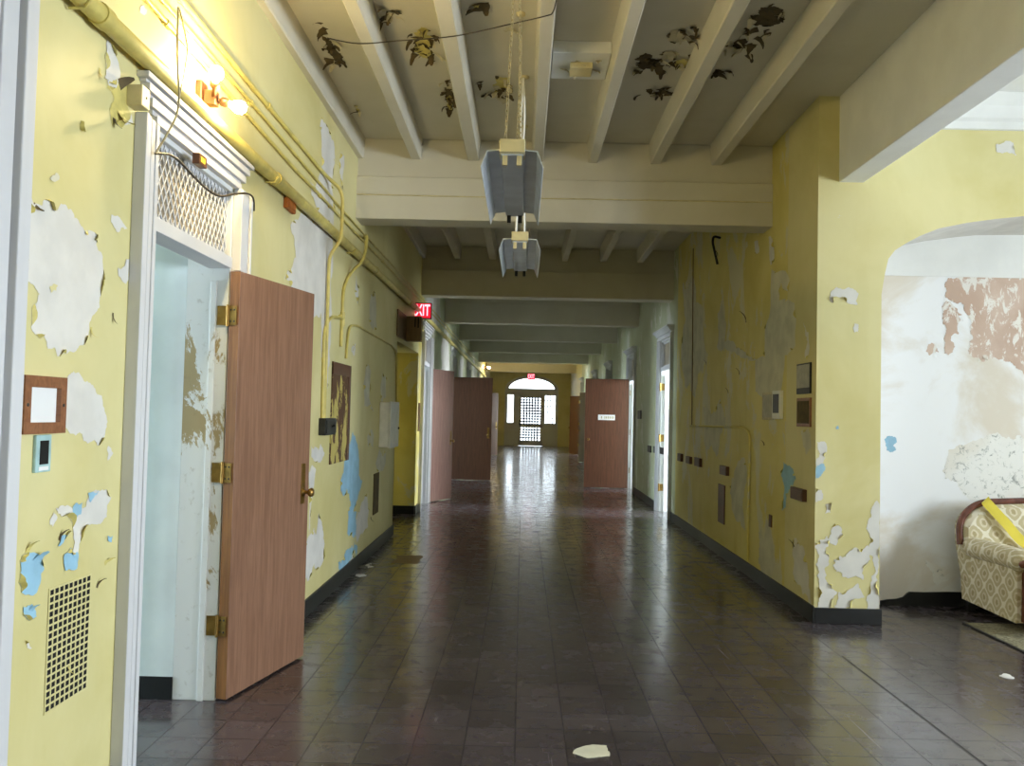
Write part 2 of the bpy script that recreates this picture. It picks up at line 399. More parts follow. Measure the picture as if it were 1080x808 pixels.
LP = [  # (polygon in the photograph, material, flap density)
 ([(28,205),(44,217),(60,222),(78,230),(92,243),(102,247),(101,258),(108,278),(109,290),(106,308),(98,332),(93,350),(89,364),(80,370),(66,373),(60,376),(50,368),(46,355),(36,352),(32,345),(33,325),(38,320),(42,310),(34,300),(26,298),(25,280),(27,240)], 1, .35),
 ([(75,393),(88,402),(100,410),(108,428),(112,440),(110,460),(104,470),(92,468),(78,458),(66,452),(65,430),(66,405)], 1, .2),
 ([(117,226),(130,236),(134,242),(126,244),(120,240)], 1, .3), ([(124,282),(133,273),(136,273),(135,295),(128,296)], 1, .2),
 ([(58,536),(68,534),(80,540),(90,535),(98,518),(112,516),(117,524),(112,545),(105,553),(95,553),(86,562),(82,582),(76,590),(78,570),(76,552),(64,545)], 1, .35),
 ([(92,520),(104,517),(98,525),(94,530)], 2, .0), ([(66,588),(74,578),(82,586),(80,600),(68,602)], 2, .4), ([(64,565),(74,560),(66,572),(60,576)], 2, .4),
 ([(76,535),(86,530),(85,542),(77,545)], 2, 0), ([(20,592),(24,585),(36,583),(46,600),(38,625),(22,625)], 2, .5), ([(113,565),(118,565),(117,572),(113,570)], 2, 0),
 ([(24,640),(33,637),(38,650),(30,655),(25,650)], 2, .5), ([(26,675),(30,678),(33,684),(28,684)], 1, .3), ([(52,548),(56,540),(60,546),(55,556)], 1, 0),
 ([(113,42),(118,50),(125,70),(126,82),(115,92),(110,80),(110,60)], 1, .5), ([(85,127),(88,130),(86,138),(84,136)], 1, .3), ([(52,188),(58,182),(62,186),(57,192)], 5, .2),
 ([(128,125),(138,120),(140,130),(131,132)], 1, .3), ([(148,6),(155,10),(152,16),(147,13)], 1, .3), ([(114,470),(119,478),(113,486)], 1, .5),
 ([(306,238),(314,232),(330,236),(345,215),(352,225),(351,270),(350,330),(347,370),(344,420),(340,425),(338,330),(322,315),(310,306),(299,295),(303,285),(312,272)], 1, .15),
 ([(339,123),(347,139),(352,151),(353,170),(349,195),(352,225),(338,228),(328,205),(327,192),(338,180),(339,150)], 1, .35),
 ([(360,160),(363,165),(362,180),(360,197),(358,182)], 1, .5), ([(328,470),(338,468),(342,478),(336,487),(328,482)], 1, .3),
 ([(336,540),(341,564),(341,585),(336,600),(326,612),(318,600),(322,573),(333,564)], 1, .3),
 ([(365,472),(377,472),(378,501),(382,506),(375,532),(369,528),(365,516),(359,518),(359,506),(362,499)], 2, .15),
 ([(367,540),(376,540),(375,566),(366,564)], 2, .15), ([(369,578),(377,576),(375,588),(366,595),(358,602),(356,593),(362,590)], 2, .3),
 ([(387,522),(389,537),(388,556),(377,572),(375,564),(377,540),(381,530)], 1, .3), ([(366,598),(371,585),(374,592),(369,603),(364,603)], 1, .3),
 ([(387,460),(394,460),(393,472),(388,471)], 5, .2), ([(399,477),(407,475),(406,489),(400,499),(396,490)], 5, .3),
 ([(375,290),(378,305),(377,321),(374,310)], 1, .5), ([(391,311),(396,313),(397,346),(391,344)], 5, .3), ([(386,384),(391,391),(389,420),(394,434),(384,429),(383,405)], 5, .2),
 ([(403,392),(407,398),(407,418),(402,424),(401,410)], 5, .2), ([(371,365),(375,362),(374,374),(370,372)], 1, .4), ([(326,565),(330,520),(333,495),(329,490),(325,500)], 1, .3)]
LP.append(([(112,92),(118,86),(132,84),(136,95),(134,112),(137,118),(128,135),(118,133),(115,115),(120,105)], 3, .5))
for poly, mi, fd in LP: patch(wl, 'L', poly, mi, .0015 if mi != 2 else .0026, .13, fd, 3)
patch(wl, 'L', [(51,303),(56,299),(60,301),(58,307),(53,309)], 0, .003, .15, .4, 3)
for (u0, u1, v0, v1) in [(13.0, 15.6, 2.95, 3.8), (16.0, 17.6, .8, 3.2), (20, 22, .6, 2.9), (25.5, 28, 1, 3.2)]:      # bare plaster further along
    patch(wl, 'L', [(u0, v0), (u1, v0+.2), (u1-.2, v1), (u0+.3, v1-.1)], 1, .002, .15, 0, None, True, .06)
# loose curls of paint on the near wall
for (x, y, sx, sy, w, l, mi) in [(123,92,1,-1,.05,.09,7),(127,112,0,1,.06,.10,3),(120,120,0,1,.035,.07,7),(36,600,.4,-1,.05,.07,2),(28,585,.3,-1,.02,.06,3),(30,650,.4,-1,.03,.05,2),
                       (96,345,0,1,.012,.05,3),(119,330,0,1,.012,.05,7),(102,620,.5,-1,.014,.05,7),(110,595,.8,-.4,.015,.05,3),(62,570,.5,-1,.015,.05,7),(72,700,0,1,.01,.04,3),(35,215,1,.5,.015,.04,7),
                       (378,318,0,1,.03,.08,3),(372,372,0,-1,.03,.08,3),(391,545,0,1,.03,.07,7),(352,165,0,1,.03,.09,3),(361,195,0,1,.03,.06,7),(105,72,0,1,.02,.06,3)]:
    a = hit(x, y, 0, XL); loose_curl(wl, (XL+.001, a.y, a.z), (0, sx, -sy), (1, 0, 0), w, l, mi, random.uniform(.9, 1.7))
wall_left = wl.build('wall_left', WM, kind='structure', label='long yellow corridor wall with peeling paint on the left')

XRo = XR+.4
wr = MB()
R_OPEN = [(12.65, 13.6, 2.7), (16.7, 17.65, 2.7), (21.2, 22.1, 2.7), (25.4, 26.3, 2.7), (30.9, 31.8, 2.7)]
wall_run(wr, XR+.001, XRo, YA+.01, YE, R_OPEN, [(12.2, 4), (18.0, 6), (31.9, 6), (99, 0)])
for poly, mi, fd in [
 ([(814,283),(826,285),(833,295),(832,307),(826,306),(824,298),(822,318),(838,319),(840,338),(839,365),(828,375),(824,413),(797,413),(797,380),(780,375),(761,365),(763,358),(775,362),(790,376),(807,377),(807,348),(813,322),(813,302)], 5, .2),
 ([(785,482),(788,500),(786,560),(770,520),(772,505)], 5, .1), ([(827,487),(833,491),(840,506),(833,516),(829,535),(825,538),(826,508),(824,501)], 2, .2),
 ([(838,568),(846,575),(852,600),(857,640),(846,625),(838,610)], 1, .3), ([(757,330),(762,320),(766,345),(764,370),(756,366)], 5, .1), ([(796,255),(800,253),(801,266),(797,268)], 1, .3),
 ([(811,250),(815,252),(817,275),(813,280)], 1, .4), ([(848,340),(853,350),(852,380),(849,375)], 1, .2), ([(742,430),(760,420),(766,450),(757,480),(744,470)], 5, .1),
 ([(720,300),(730,290),(742,330),(744,380),(733,420),(722,400)], 5, .1), ([(800,560),(812,552),(818,590),(808,610),(800,590)], 5, .1), ([(845,455),(853,452),(856,470),(850,480)], 5, .2)]:
    patch(wr, 'R', poly, mi, .002, .15, fd, 3)
for (x, y, w, l) in [(787,340,.03,.14),(780,395,.025,.08),(768,415,.02,.08),(838,580,.03,.1),(806,470,.03,.06),(745,385,.02,.08),(757,270,.03,.1)]:
    a = hit(x, y, 0, XR); loose_curl(wr, (XR-.001, a.y, a.z), (0, .2, 1), (-1, 0, 0), w, l, 7, 1.2)
wr.build('wall_right', WM, kind='structure', label='worn yellow corridor wall with bare plaster blotches on the right')

# wall with the arched alcove, facing the camera
wa = MB()
arch = [hit(x, y, 1, YA) for x, y in [(929.4,588),(932.4,310),(933.5,288),(937,273),(944,264),(955,257),(970,249),(990,241),(1020,235),(1050,231),(1080,228)]]
half = [(p.x, p.z) for p in arch]; half[0] = (2.67, 0); half[1] = (2.67, half[1][1])
mid = 4.45                                                          # the alcove is symmetric about its centre
full = half+[(4.1, 3.075), (mid, 3.082), (2*mid-4.1, 3.075)]+[(2*mid-x, z) for x, z in half[::-1]]
outline = [(XR, 0)]+full+[(7.8, 0), (7.8, TOP), (XR, TOP)]
wa.prism([(x, YA, z) for x, z in outline], (0, YN-YA+.02, 0), 0)
for k, f in enumerate(wa.f):                                        # bare plaster inside the arch
    q = [wa.v[i] for i in f]
    if len(q) == 4 and len({round(p[1], 3) for p in q}) == 2 and min(p[0] for p in q) > 2.6 and max(p[0] for p in q) < 7: wa.m[k] = 1
for poly, mi, fd in [
 ([(861,466),(870,466),(871,479),(868,489),(861,492)], 1, .3), ([(861,492),(869,489),(866,502),(861,506)], 2, 0), ([(861,515),(867,518),(868,526),(861,530)], 1, .3), ([(870,533),(877,530),(876,541),(870,542)], 1, .3),
 ([(860,572),(872,565),(874,590),(870,610),(873,641),(860,642)], 1, .4), ([(880,590),(900,578),(915,575),(918,590),(910,612),(895,610),(882,603)], 1, .3),
 ([(918,540),(924,528),(928,545),(927,642),(914,642),(919,610),(915,580)], 1, .35), ([(885,624),(905,615),(912,630),(898,641),(880,641)], 1, .3), ([(876,560),(884,553),(890,565),(882,575),(874,572)], 1, .3),
 ([(875,317),(878,306),(884,304),(899,304),(905,309),(904,322),(897,321),(890,314),(878,320)], 1, .4), ([(901,341),(905,342),(906,351),(901,351)], 1, .3), ([(1050,153),(1069,151),(1072,164),(1051,160)], 1, .4),
 ([(882,450),(884,449),(885,452),(882,453)], 2, 0)]:
    patch(wa, 'A', poly, mi, .002, .15, fd, 3)
wa.build('wall_back', WM, kind='structure', label='yellow wall facing us with an arched alcove opening')
# alcove back
wn = MB(); wn.box(XR+.4, 7.8, YN, YN+.2, 0, TOP, 0); wn.box(XR+.42, 7.7, YN-.012, YN, 2.715, TOP-.2, 4)
patch(wn, 'N', [(1000,293),(1018,291),(1050,289),(1090,287),(1140,292),(1150,370),(1100,390),(1080,395),(1068,384),(1055,379),(1026,377),(1022,345),(1018,330),(1014,319),(997,314)], 1, .001, .2)
patch(wn, 'N', [(997,318),(1001,318),(1003,360),(1004,372),(996,373),(998,350)], 1, .0012, .2)
patch(wn, 'N', [(978,366),(984,362),(990,372),(980,375)], 1, .001, .2)
patch(wn, 'N', [(1000,475),(1020,468),(1060,462),(1110,470),(1110,560),(1040,545),(1015,520),(996,505)], 2, .001, .15)
patch(wn, 'N', [(936,460),(944,461),(946,466),(942,470),(941,477),(935,475)], 3, .0015, .15)
patch(wn, 'N', [(975,590),(995,600),(1000,612),(985,615)], 2, .001, .15)
for (x, y, w, l) in [(1038,372,.04,.08),(1012,330,.03,.09),(986,372,.02,.06)]:
    a = hit(x, y, 1, YN); loose_curl(wn, (a.x, YN-.001, a.z), (.1, 0, -1), (0, -1, 0), w, l, 0, 1.2)
wn.build('wall_alcove', ['niche', 'pink', 'mould', 'blue', 'ceil_white'], kind='structure', label='stained white plaster wall at the back of the arched alcove')

# ceiling, joists, beams
ce = MB(); ce.box(-6, XR+.2, Y0-.3, YE+.3, ZC, ZC+.25, 0); ce.box(XR+.2, 8, Y0-.3, YE+.3, ZC+.02, ZC+.25, 1)
ceiling = ce.build('ceiling', ['ceiling', 'ceil_white'], kind='structure', label='cream ceiling with joists, cross beams and peeling paint')
JX = [(-1.60, -1.485), (-1.055, -.965), (-.545, -.44), (.045, .135), (.54, .625), (1.095, 1.19), (1.645, 1.74)]
for (a, b) in JX:
    for (y0, y1) in ((Y0, 7.62), (7.85, 12.6)):
        m = MB(); m.prism([(a-.012, y0, ZC), (a, y0, 3.775), (a+.008, y0, 3.765), (b-.008, y0, 3.765), (b, y0, 3.775), (b+.012, y0, ZC)], (0, y1-y0, 0))
        part(m, 'joist', 'ceiling', ceiling)
for i, y in enumerate((7.58, 12.55, 16.3, 20.1, 24.1, 28.9, 35.5)):
    m = MB(); m.box(XL-.02, XR+.02, y, y+.30, 3.215, 3.60); m.box(XL-.02, XR+.02, y+.03, y+.27, 3.60, ZC)
    part(m, 'cross_beam', 'ceiling', ceiling, .008)
m = MB(); m.box(2.345, 2.53, Y0, YA+.01, 3.295, ZC+.05); part(m, 'header_beam', 'ceil_white', ceiling, .006)
# peeled spots over the first bay
SPOTS = [(320,15,368,73,5),(425,26,473,73,7),(463,80,485,120,6),(500,75,540,109,5),(398,8,423,26,3),(493,0,517,15,2),(371,109,381,120,1),(529,28,541,36,1),
         (709,26,732,48,3),(670,55,700,80,4),(700,52,727,72,4),(668,91,714,104,4),(771,34,790,60,4),(790,5,815,40,5),(753,69,768,82,2),(600,60,612,70,1)]
for (x0, y0, x1, y1, n) in SPOTS:
    m = MB()
    a, b = PX['C']((x0, y0)), PX['C']((x1, y1)); cx, cy = (a[0]+b[0])/2, (a[1]+b[1])/2
    rx, ry = abs(a[0]-b[0])/2, abs(a[1]-b[1])/2
    for k in range(max(1, n//2)):
        ox, oy = cx+random.uniform(-.5, .5)*rx, cy+random.uniform(-.5, .5)*ry
        s = random.uniform(.4, .75)
        pts = [(ox+rx*s*math.cos(t)*random.uniform(.6, 1.1), oy+ry*s*math.sin(t)*random.uniform(.6, 1.1)) for t in [2*math.pi*j/8 for j in range(8)]]
        patch(m, 'C', pts, random.choice((0, 1, 2)), .002+.001*k, .22, .5, 1, True)
    for k in range(n*3):
        ox, oy = cx+random.uniform(-.8, .8)*rx, cy+random.uniform(-.8, .8)*ry
        t = random.uniform(0, 6.28)
        loose_curl(m, (ox, oy, ZC-.001), (math.cos(t), math.sin(t), 0), (0, 0, -1), random.uniform(.025, .075), random.uniform(.05, .12), random.choice((1, 1, 2)), random.uniform(.6, 2.0))
    part(m, 'paint_flake', ['curl', 'curl_dark', 'curl_cream'], ceiling, kind='stuff')
# crown moulding of the side lobby
m = MB(); m.prism([(2.53, YA, 3.71), (2.53, YA-.02, 3.715), (2.53, YA-.025, 3.77), (2.53, YA-.05, 3.79), (2.53, YA-.09, 3.87), (2.53, YA-.10, ZC+.02), (2.53, YA, ZC+.02)], (5.2, 0, 0))
m.build('trim_1', 'ceil_white', kind='structure', label='white crown moulding above the arched alcove')

# outer shells of the lobby, the side rooms and the far end
def shell(name, parts, mat, label):
    m = MB()
    for p in parts: m.box(*p)
    return m.build(name, mat, kind='structure', label=label)
def window_wall(x0, x1, y0, y1, wins):                              # boxes of a wall along Y with window holes (a, b, z0, z1)
    out = []; y = y0
    for (a, b, za, zb) in wins:
        out += [(x0, x1, y, a, 0, TOP), (x0, x1, a, b, 0, za), (x0, x1, a, b, zb, TOP)]; y = b
    return out+[(x0, x1, y, y1, 0, TOP)]
LOBW = [(-2.6, -1.2, .75, 3.1), (.2, 1.6, .75, 3.1), (3.7, 4.6, 1.2, 2.9)]
shell('wall_lobby', window_wall(7.6, 7.8, Y0, YA, LOBW), 'ceil_white', 'white lobby wall with tall windows on the right')
shell('wall_bounce', [(XLo, 7.8, Y0-.2, Y0, 0, TOP)], 'yellow', 'yellow wall added behind the viewpoint to bounce light')  # unseen closing wall, added to bounce light down the corridor
RW = [(12.2, 13.6, .9, 2.8), (16.4, 17.8, .9, 2.8), (20.9, 22.3, .9, 2.8), (25.2, 26.6, .9, 2.8), (30.6, 32, .9, 2.8)]
shell('wall_right_rooms', window_wall(5.4, 5.6, YN+.2, YE, RW)+[(XRo, 5.4, y, y+.15, 0, TOP) for y in (11.3, 15.2, 19.5, 23.8, 28.5)], 'roomwall', 'pale outer wall of the rooms off the right side')
LW = [(3.2, 4.6, .9, 2.8), (12.7, 14.1, .9, 2.8), (17.7, 19.1, .9, 2.8), (23.0, 24.4, .9, 2.8), (28.4, 29.8, .9, 2.8)]
shell('wall_left_rooms', window_wall(-5.6, -5.4, Y0, YE, LW)+[(-5.4, XLo, y, y+.15, 0, TOP) for y in (1.8, 7.5, 15.8, 21, 26.4)], 'roomwall', 'pale outer wall of the rooms off the left side')
win_n = [0]
def window_unit(x, y0, y1, z0, z1, label, nx=3, nz=4):
    win_n[0] += 1
    m = MB(); w = .06
    m.box(x-.04, x+.04, y0, y0+w, z0, z1); m.box(x-.04, x+.04, y1-w, y1, z0, z1)
    m.box(x-.04, x+.04, y0+w, y1-w, z0, z0+w); m.box(x-.04, x+.04, y0+w, y1-w, z1-w, z1); m.box(x-.03, x+.03, y0+w, y1-w, (z0+z1)/2-.03, (z0+z1)/2+.03)
    for i in range(1, nx): yy = y0+(y1-y0)*i/nx; m.box(x-.015, x+.015, yy-.012, yy+.012, z0+w, z1-w)
    o = m.build('window_%d' % win_n[0], 'trim', kind='structure', label=label)
    g = MB(); g.box(x-.003, x+.003, y0+w, y1-w, z0+w, z1-w); g.build('pane', 'glass', o)
def sun_window(x, y0, y1, z0, z1, side, power, col):                # soft daylight just outside a window
    l = bpy.data.lights.new('window_daylight', 'AREA'); l.shape = 'RECTANGLE'; l.size = z1-z0; l.size_y = y1-y0; l.energy = power; l.color = col
    o = bpy.data.objects.new('window_daylight', l); C.objects.link(o)
    o.location = (x+side*.25, (y0+y1)/2, (z0+z1)/2); o.rotation_euler = (0, R_(90 if side > 0 else -90), 0)
for i, (a, b, za, zb) in enumerate(LOBW):
    window_unit(7.7, a, b, za, zb, 'tall white lobby window, %s along the right wall' % ('first', 'second', 'third')[i])
    sun_window(7.7, a, b, za, zb, 1, (350, 400, 640)[i], (.82, .92, 1))
for i, (a, b, za, zb) in enumerate(RW):
    window_unit(5.5, a, b, za, zb, 'side-room window on the right, %s from us' % ('nearest', 'second', 'third', 'fourth', 'fifth')[i])
    sun_window(5.5, a, b, za, zb, 1, (1500, 1400, 900, 900, 3500)[i], (.88, .95, 1))
for i, (a, b, za, zb) in enumerate(LW):
    window_unit(-5.5, a, b, za, zb, 'side-room window on the left, %s from us' % ('nearest', 'second', 'third', 'fourth', 'fifth')[i])
    sun_window(-5.5, a, b, za, zb, -1, (420, 800, 800, 600, 3000)[i], (.72, .88, 1))

# ------------------------------------------------------------------ baseboards
def baseboard(name, segs, label):
    m = MB()
    for s in segs: m.box(*s)
    m.build(name, 'black', None, .004, kind='structure', label=label)
bl = [(XL, XL+.016, 2.6, 3.235, 0, .14), (XL, XL+.016, 4.6, RECESS[0]+.016, 0, .125), (XL-.33, XL-.314, RECESS[0], RECESS[1], 0, .125), (XL-.33, XL, RECESS[1]-.016, RECESS[1], 0, .125)]
ys = [RECESS[1]]+[v for a, b, z in L_OPEN[1:] for v in (a-.17, b+.17)]+[YE]
bl += [(XL, XL+.016, ys[i], ys[i+1], 0, .125) for i in range(0, len(ys), 2)]
baseboard('baseboard_left', bl, 'black baseboard along the left corridor wall')
ys = [YA-.016]+[v for a, b, z in R_OPEN for v in (a-.17, b+.17)]+[YE]
baseboard('baseboard_right', [(XR-.016, XR, ys[i], ys[i+1], 0, .125) for i in range(0, len(ys), 2)], 'black baseboard along the right corridor wall')
baseboard('baseboard_back', [(XR, 2.685, YA-.018, YA, 0, .115), (2.67, 2.685, YA, YN, 0, .05)], 'black baseboard at the foot of the yellow pillar beside the alcove')
nb = MB(); pts = [hit(x, y, 1, YN-.02) for x, y in [(929,640),(929,634),(937,632.5),(946,632),(953,630),(957,626),(960,624.5),(975,625),(1000,624.5)]]
prof = [(max(p.x, 2.69), YN-.02, p.z) for p in pts]; prof[0] = (prof[0][0], YN-.02, 0)
prof += [(6.2, YN-.02, prof[-1][2]), (6.2, YN-.02, 0)]
nb.prism(prof, (0, .02, 0)); nb.build('baseboard_alcove', 'black', kind='structure', label='broken black baseboard at the back of the alcove')

# ------------------------------------------------------------------ doorways
trim_n = [1]
def doorway(side, y0, y1, ztop, label, rev=.2, mat='trim', cw=.165):
    """white casing, lining and cornice of one doorway; side -1 = left wall, +1 = right wall"""
    trim_n[0] += 1
    X = XL if side < 0 else XR
    def bx(m, d0, d1, a, b, z0, z1, mi=0):                          # d = distance out of the wall into the corridor
        xa, xb = (X+d0, X+d1) if side < 0 else (X-d1, X-d0)
        m.box(xa, xb, a, b, z0, z1, mi)
    m = MB()
    for (a, sg) in ((y0, -1), (y1, 1)):
        if side < 0 and sg > 0 and y0 < 5:                            # the leaf folds back against this casing
            bx(m, 0, .012, a, a+.09, 0, 2.21); bx(m, 0, .046, a, a+.09, 2.21, ztop)
        prof = ((0, .03, .03), (.03, .05, .018), (.05, .085, .034), (.085, .1, .022), (.1, .13, .04), (.13, .142, .03), (.142, cw, .05))
        if side < 0 and sg > 0 and y0 < 5: prof = prof[-3:]
        for (o0, o1, d) in prof:
            ya, yb = sorted((a+sg*o0, a+sg*o1)); bx(m, 0, d, ya, yb, 0, ztop)
    if side < 0:
        for (o0, o1, d) in ((0, .03, .03), (.03, .05, .018), (.05, .085, .034), (.085, .1, .022), (.1, .13, .04), (.13, .142, .03), (.142, cw, .05)):
            bx(m, 0, d, y0-o1, y1+o1, ztop+o0, ztop+o1)
    else:
      for (z0, z1, d, e) in ((0, .04, .046, 0), (.04, .065, .03, 0), (.065, .085, .06, .01), (.085, .105, .075, .02), (.105, .12, .09, .03), (.12, .15, .11, .045)):
        bx(m, 0, d, y0-cw-e, y1+cw+e, ztop+z0-.005, ztop+z1)
    # lining of the opening
    bx(m, -rev, .0, y0, y0+.025, 0, ztop, 1); bx(m, -rev, .0, y1-.025, y1, 0, ztop, 1); bx(m, -rev, 0, y0, y1, ztop-.025, ztop, 1)
    bx(m, -.09, -.06, y0+.025, y0+.04, 0, 2.15, 1); bx(m, -.09, -.06, y1-.04, y1-.025, 0, 2.15, 1)
    bx(m, -.11, .012, y0+.025, y1-.025, 2.215, 2.275, 0)             # transom bar
    m.build('trim_%d' % trim_n[0], [mat, 'peel' if (side < 0 and y0 < 5) else 'trim'], None, .003, kind='structure', label=label)
    # transom light
    win_n[0] += 1
    t = MB(); yy0, yy1, z0, z1 = y0+.025, y1-.025, 2.275, ztop-.025
    bx(t, -.07, -.03, yy0, yy0+.03, z0, z1); bx(t, -.07, -.03, yy1-.03, yy1, z0, z1); bx(t, -.07, -.03, yy0, yy1, z0, z0+.03); bx(t, -.07, -.03, yy0, yy1, z1-.03, z1)
    w = t.build('window_%d' % win_n[0], 'trim', kind='structure', label='transom light above '+label.split(' of ')[-1])
    g = MB(); bx(g, -.055, -.05, yy0+.03, yy1-.03, z0+.03, z1-.03); g.build('pane', 'frost', w)
    return w, (yy0, yy1, z0, z1)
w1, (ta, tb, tz0, tz1) = doorway(-1, 3.43, 4.41, 2.64, 'white fluted casing and cornice of the nearest left doorway', .22)
# expanded metal over the first transom
g = MB(); d = .05; t = .004
xa = XL-.026
W, H = tb-ta, tz1-tz0
for sg in (1, -1):
    k = -int(H/d)-2
    while k*d < W+H:
        # line y = ta + k*d + s*sg ; clip to the rectangle
        c = k*d if sg > 0 else k*d
        p = []
        for s in (0, H):
            p.append((c+s*.62 if sg > 0 else c+(H-s)*.62, s))
        (u0, v0), (u1, v1) = p
        def clip(u0, v0, u1, v1):
            a, b = 0.0, 1.0; du = u1-u0
            for lim, s2 in ((0, 1), (W, -1)):
                f0, f1 = (u0-lim)*s2, (u1-lim)*s2
                if f0 < 0 and f1 < 0: return None
                if f0 < 0: a = max(a, f0/(f0-f1))
                if f1 < 0: b = min(b, f0/(f0-f1))
            return None if b <= a else ((u0+du*a, v0+(v1-v0)*a), (u0+du*b, v0+(v1-v0)*b))
        r = clip(u0, v0, u1, v1)
        if r: g.tube([(xa, ta+r[0][0], tz0+r[0][1]), (xa, ta+r[1][0], tz0+r[1][1])], t, 0, 4)
        k += 1
g.build('wire_mesh', 'trim', w1, label='white diamond wire mesh')
ORD = ('nearest', 'second', 'third', 'fourth', 'fifth')
for i, (a, b, z) in enumerate(L_OPEN[1:]): doorway(-1, a, b, z, 'white casing of the %s left doorway' % ORD[i+1])
for i, (a, b, z) in enumerate(R_OPEN): doorway(1, a, b, z, 'white casing of the %s right doorway' % ORD[i])
# plaster reveal with a rounded corner inside the first doorway
m = MB(); pr = [(XLo-.0, 4.5), (XLo-.06, 4.46)]
x0, yj = XL-.22, 4.385
prof = [(x0, yj, 0)]+[(XLo+.02-.05*math.sin(t)-.0, yj+.05-.05*math.cos(t), 0) for t in [i*math.pi/12 for i in range(7)]]+[(XLo-.03, 4.9, 0), (x0, 4.9, 0)]
m.prism(prof, (0, 0, 2.6), 0, True); m.box(XLo-.036, x0, yj-.006, 4.9, 0, .115, 1)
m.build('wall_reveal', ['roomwall', 'black'], kind='structure', label='pale blue plaster reveal with rounded corner inside the nearest left doorway')
# near casing at the left edge
trim_n[0] += 1
m = MB()
for (a, b, dd) in ((2.28, 2.335, .05), (2.335, 2.355, .03), (2.355, 2.43, .045), (2.43, 2.445, .03), (2.445, 2.505, .06), (2.505, 2.54, .035)):
    m.box(XL, XL+dd, a, b, 0, 3.3)
m.build('trim_%d' % trim_n[0], 'trim', None, .004, kind='structure', label='white moulded casing at the left edge beside the framed notice')
# door leaves
door_n = [0]
def leaf(hx, hy, ang, W, label, mat='door', T=.05, z1=2.2, knob=True, hinges=True, flip=1, plate=None, lock=True, jamb=(0, 0)):
    """a slab hinged at (hx, hy); ang = direction of the slab from the hinge, measured from +Y towards +X; flip = side of the thickness"""
    door_n[0] += 1
    m = MB(); th = T*flip; a0, a1 = sorted((0, th))
    m.box(a0, a1, 0, W, .012, z1, 0)
    for k, f in enumerate(m.f):                                    # hinge edge and lock edge show solid wood
        ys = {round(m.v[i][1], 4) for i in f}
        if len(ys) == 1: m.m[k] = 1
    o = m.build('door_%d' % door_n[0], [mat, 'door_edge'], None, .003, kind='structure', label=label)
    o.location = (hx, hy, 0); o.rotation_euler = (0, 0, -ang)
    if lock:
        p = MB(); x = a1
        p.box(x, x+.003, W-.10, W-.05, .93, 1.17); p.build('lock_plate', 'brass', o, .001, label='brass lock plate')
    if knob:
        for (x, s) in ((a1, 1), (a0, -1)):
            k = MB(); k.lathe((x, W-.075, 1.0), [(.026, 0), (.026, .006), (.011, .01), (.010, .034), (.022, .042), (.028, .054), (.024, .066), (.001, .07)], (s, 0, 0))
            k.build('knob', 'brass', o, label='round brass knob')
    if hinges:
        for z in (.38, 1.16, 1.97):
            k = MB(); k.tube([(a0-.004, -.006, z-.056), (a0-.004, -.006, z+.056)], .0075, 0, 8)
            k.box(a0, a0+min(T*.9, .045), -.0035, 0, z-.05, z+.05)                # on the door edge
            i0 = len(k.v); k.box(-.062, -.006, 0.0015, .005, z-.05, z+.05)               # on the jamb, square to the wall
            k.v[i0:] = [(a0+x*math.cos(ang)-y*math.sin(ang), x*math.sin(ang)+y*math.cos(ang), w) for x, y, w in k.v[i0:]]
            for sx in (a0+.012, a0+.032):
                for dz in (-.03, .03): k.lathe((sx, -.0035, z+dz), [(.005, 0), (.004, .0025), (.0005, .003)], (0, -1, 0), 1, 6)
            k.build('hinge', ['brass', 'iron'], o, label='brass butt hinge')
    return o, a0, a1
leaf(-1.528, 4.378, R_(12.8), .835, 'brown wooden door standing open on the left nearest us', T=.058)
leaf(-1.60, 13.92, R_(23), .92, 'rose-brown door folded back on the left before the wide brown door', mat='door_pink')
leaf(-1.57, 18.9, R_(90), .90, 'dark brown door on the left opened square across the corridor', mat='door_dark', z1=2.27, flip=1)
leaf(-1.55, 29.72, R_(48), .88, 'farthest dark brown door on the left, just past the wide one', mat='door_dark')
o5, a0, a1 = leaf(XR+.02, 17.68, R_(-90), .92, 'brown door on the right opened square, with a white sign plate', mat='door_dark', flip=-1, z1=2.25)
leaf(XR, 26.32, R_(-22), .9, 'dark brown door on the right half hidden behind the door with the sign', mat='door_dark', flip=-1)
leaf(XR, 31.82, R_(-22), .9, 'farthest dark brown door on the right near the end wall', mat='door_dark', flip=-1)
# sign plate on the right door (its letters are too small to read in the photograph)
pl = MB(); xs = a0
yq0, yq1 = .30, .65
# door faces the camera with local x = thickness; the camera side is the one with larger local -x or +x
def leafside(o, a0, a1):
    q = o.rotation_euler.to_matrix()
    n = q @ Vector((1, 0, 0)); return (a1, 1) if n.y < 0 else (a0, -1)
xs, s = leafside(o5, a0, a1)
xa, xb = sorted((xs, xs+s*.004)); pl.box(xa, xb, yq0, yq1, 1.40, 1.51)
plo = pl.build('sign_plate', 'paper', o5, .001, label='small white sign plate')
tx = MB(); xa, xb = sorted((xs+s*.004, xs+s*.005))
for k in range(7):
    y = yq0+.03+k*.034+(.035 if k > 5 else 0); tx.box(xa, xb, y, y+.018, 1.43, 1.48)
tx.build('lettering', 'wire_grey', plo)
# hinge leaves left on the empty right doorway's far jamb
jt = [o for o in C.objects if o.get('label') == 'white casing of the nearest right doorway'][0]
for z in (.38, 1.16, 1.97):
    k = MB(); k.box(XR+.004, XR+.07, R_OPEN[0][1]-.029, R_OPEN[0][1]-.025, z-.055, z+.055); k.tube([(XR-.01, R_OPEN[0][1]-.034, z-.06), (XR-.01, R_OPEN[0][1]-.034, z+.06)], .012, 0, 8); k.box(XR-.01, XR+.006, R_OPEN[0][1]-.034, R_OPEN[0][1]-.026, z-.055, z+.055)
    k.build('hinge', 'brass', jt, label='brass hinge left on the empty jamb')

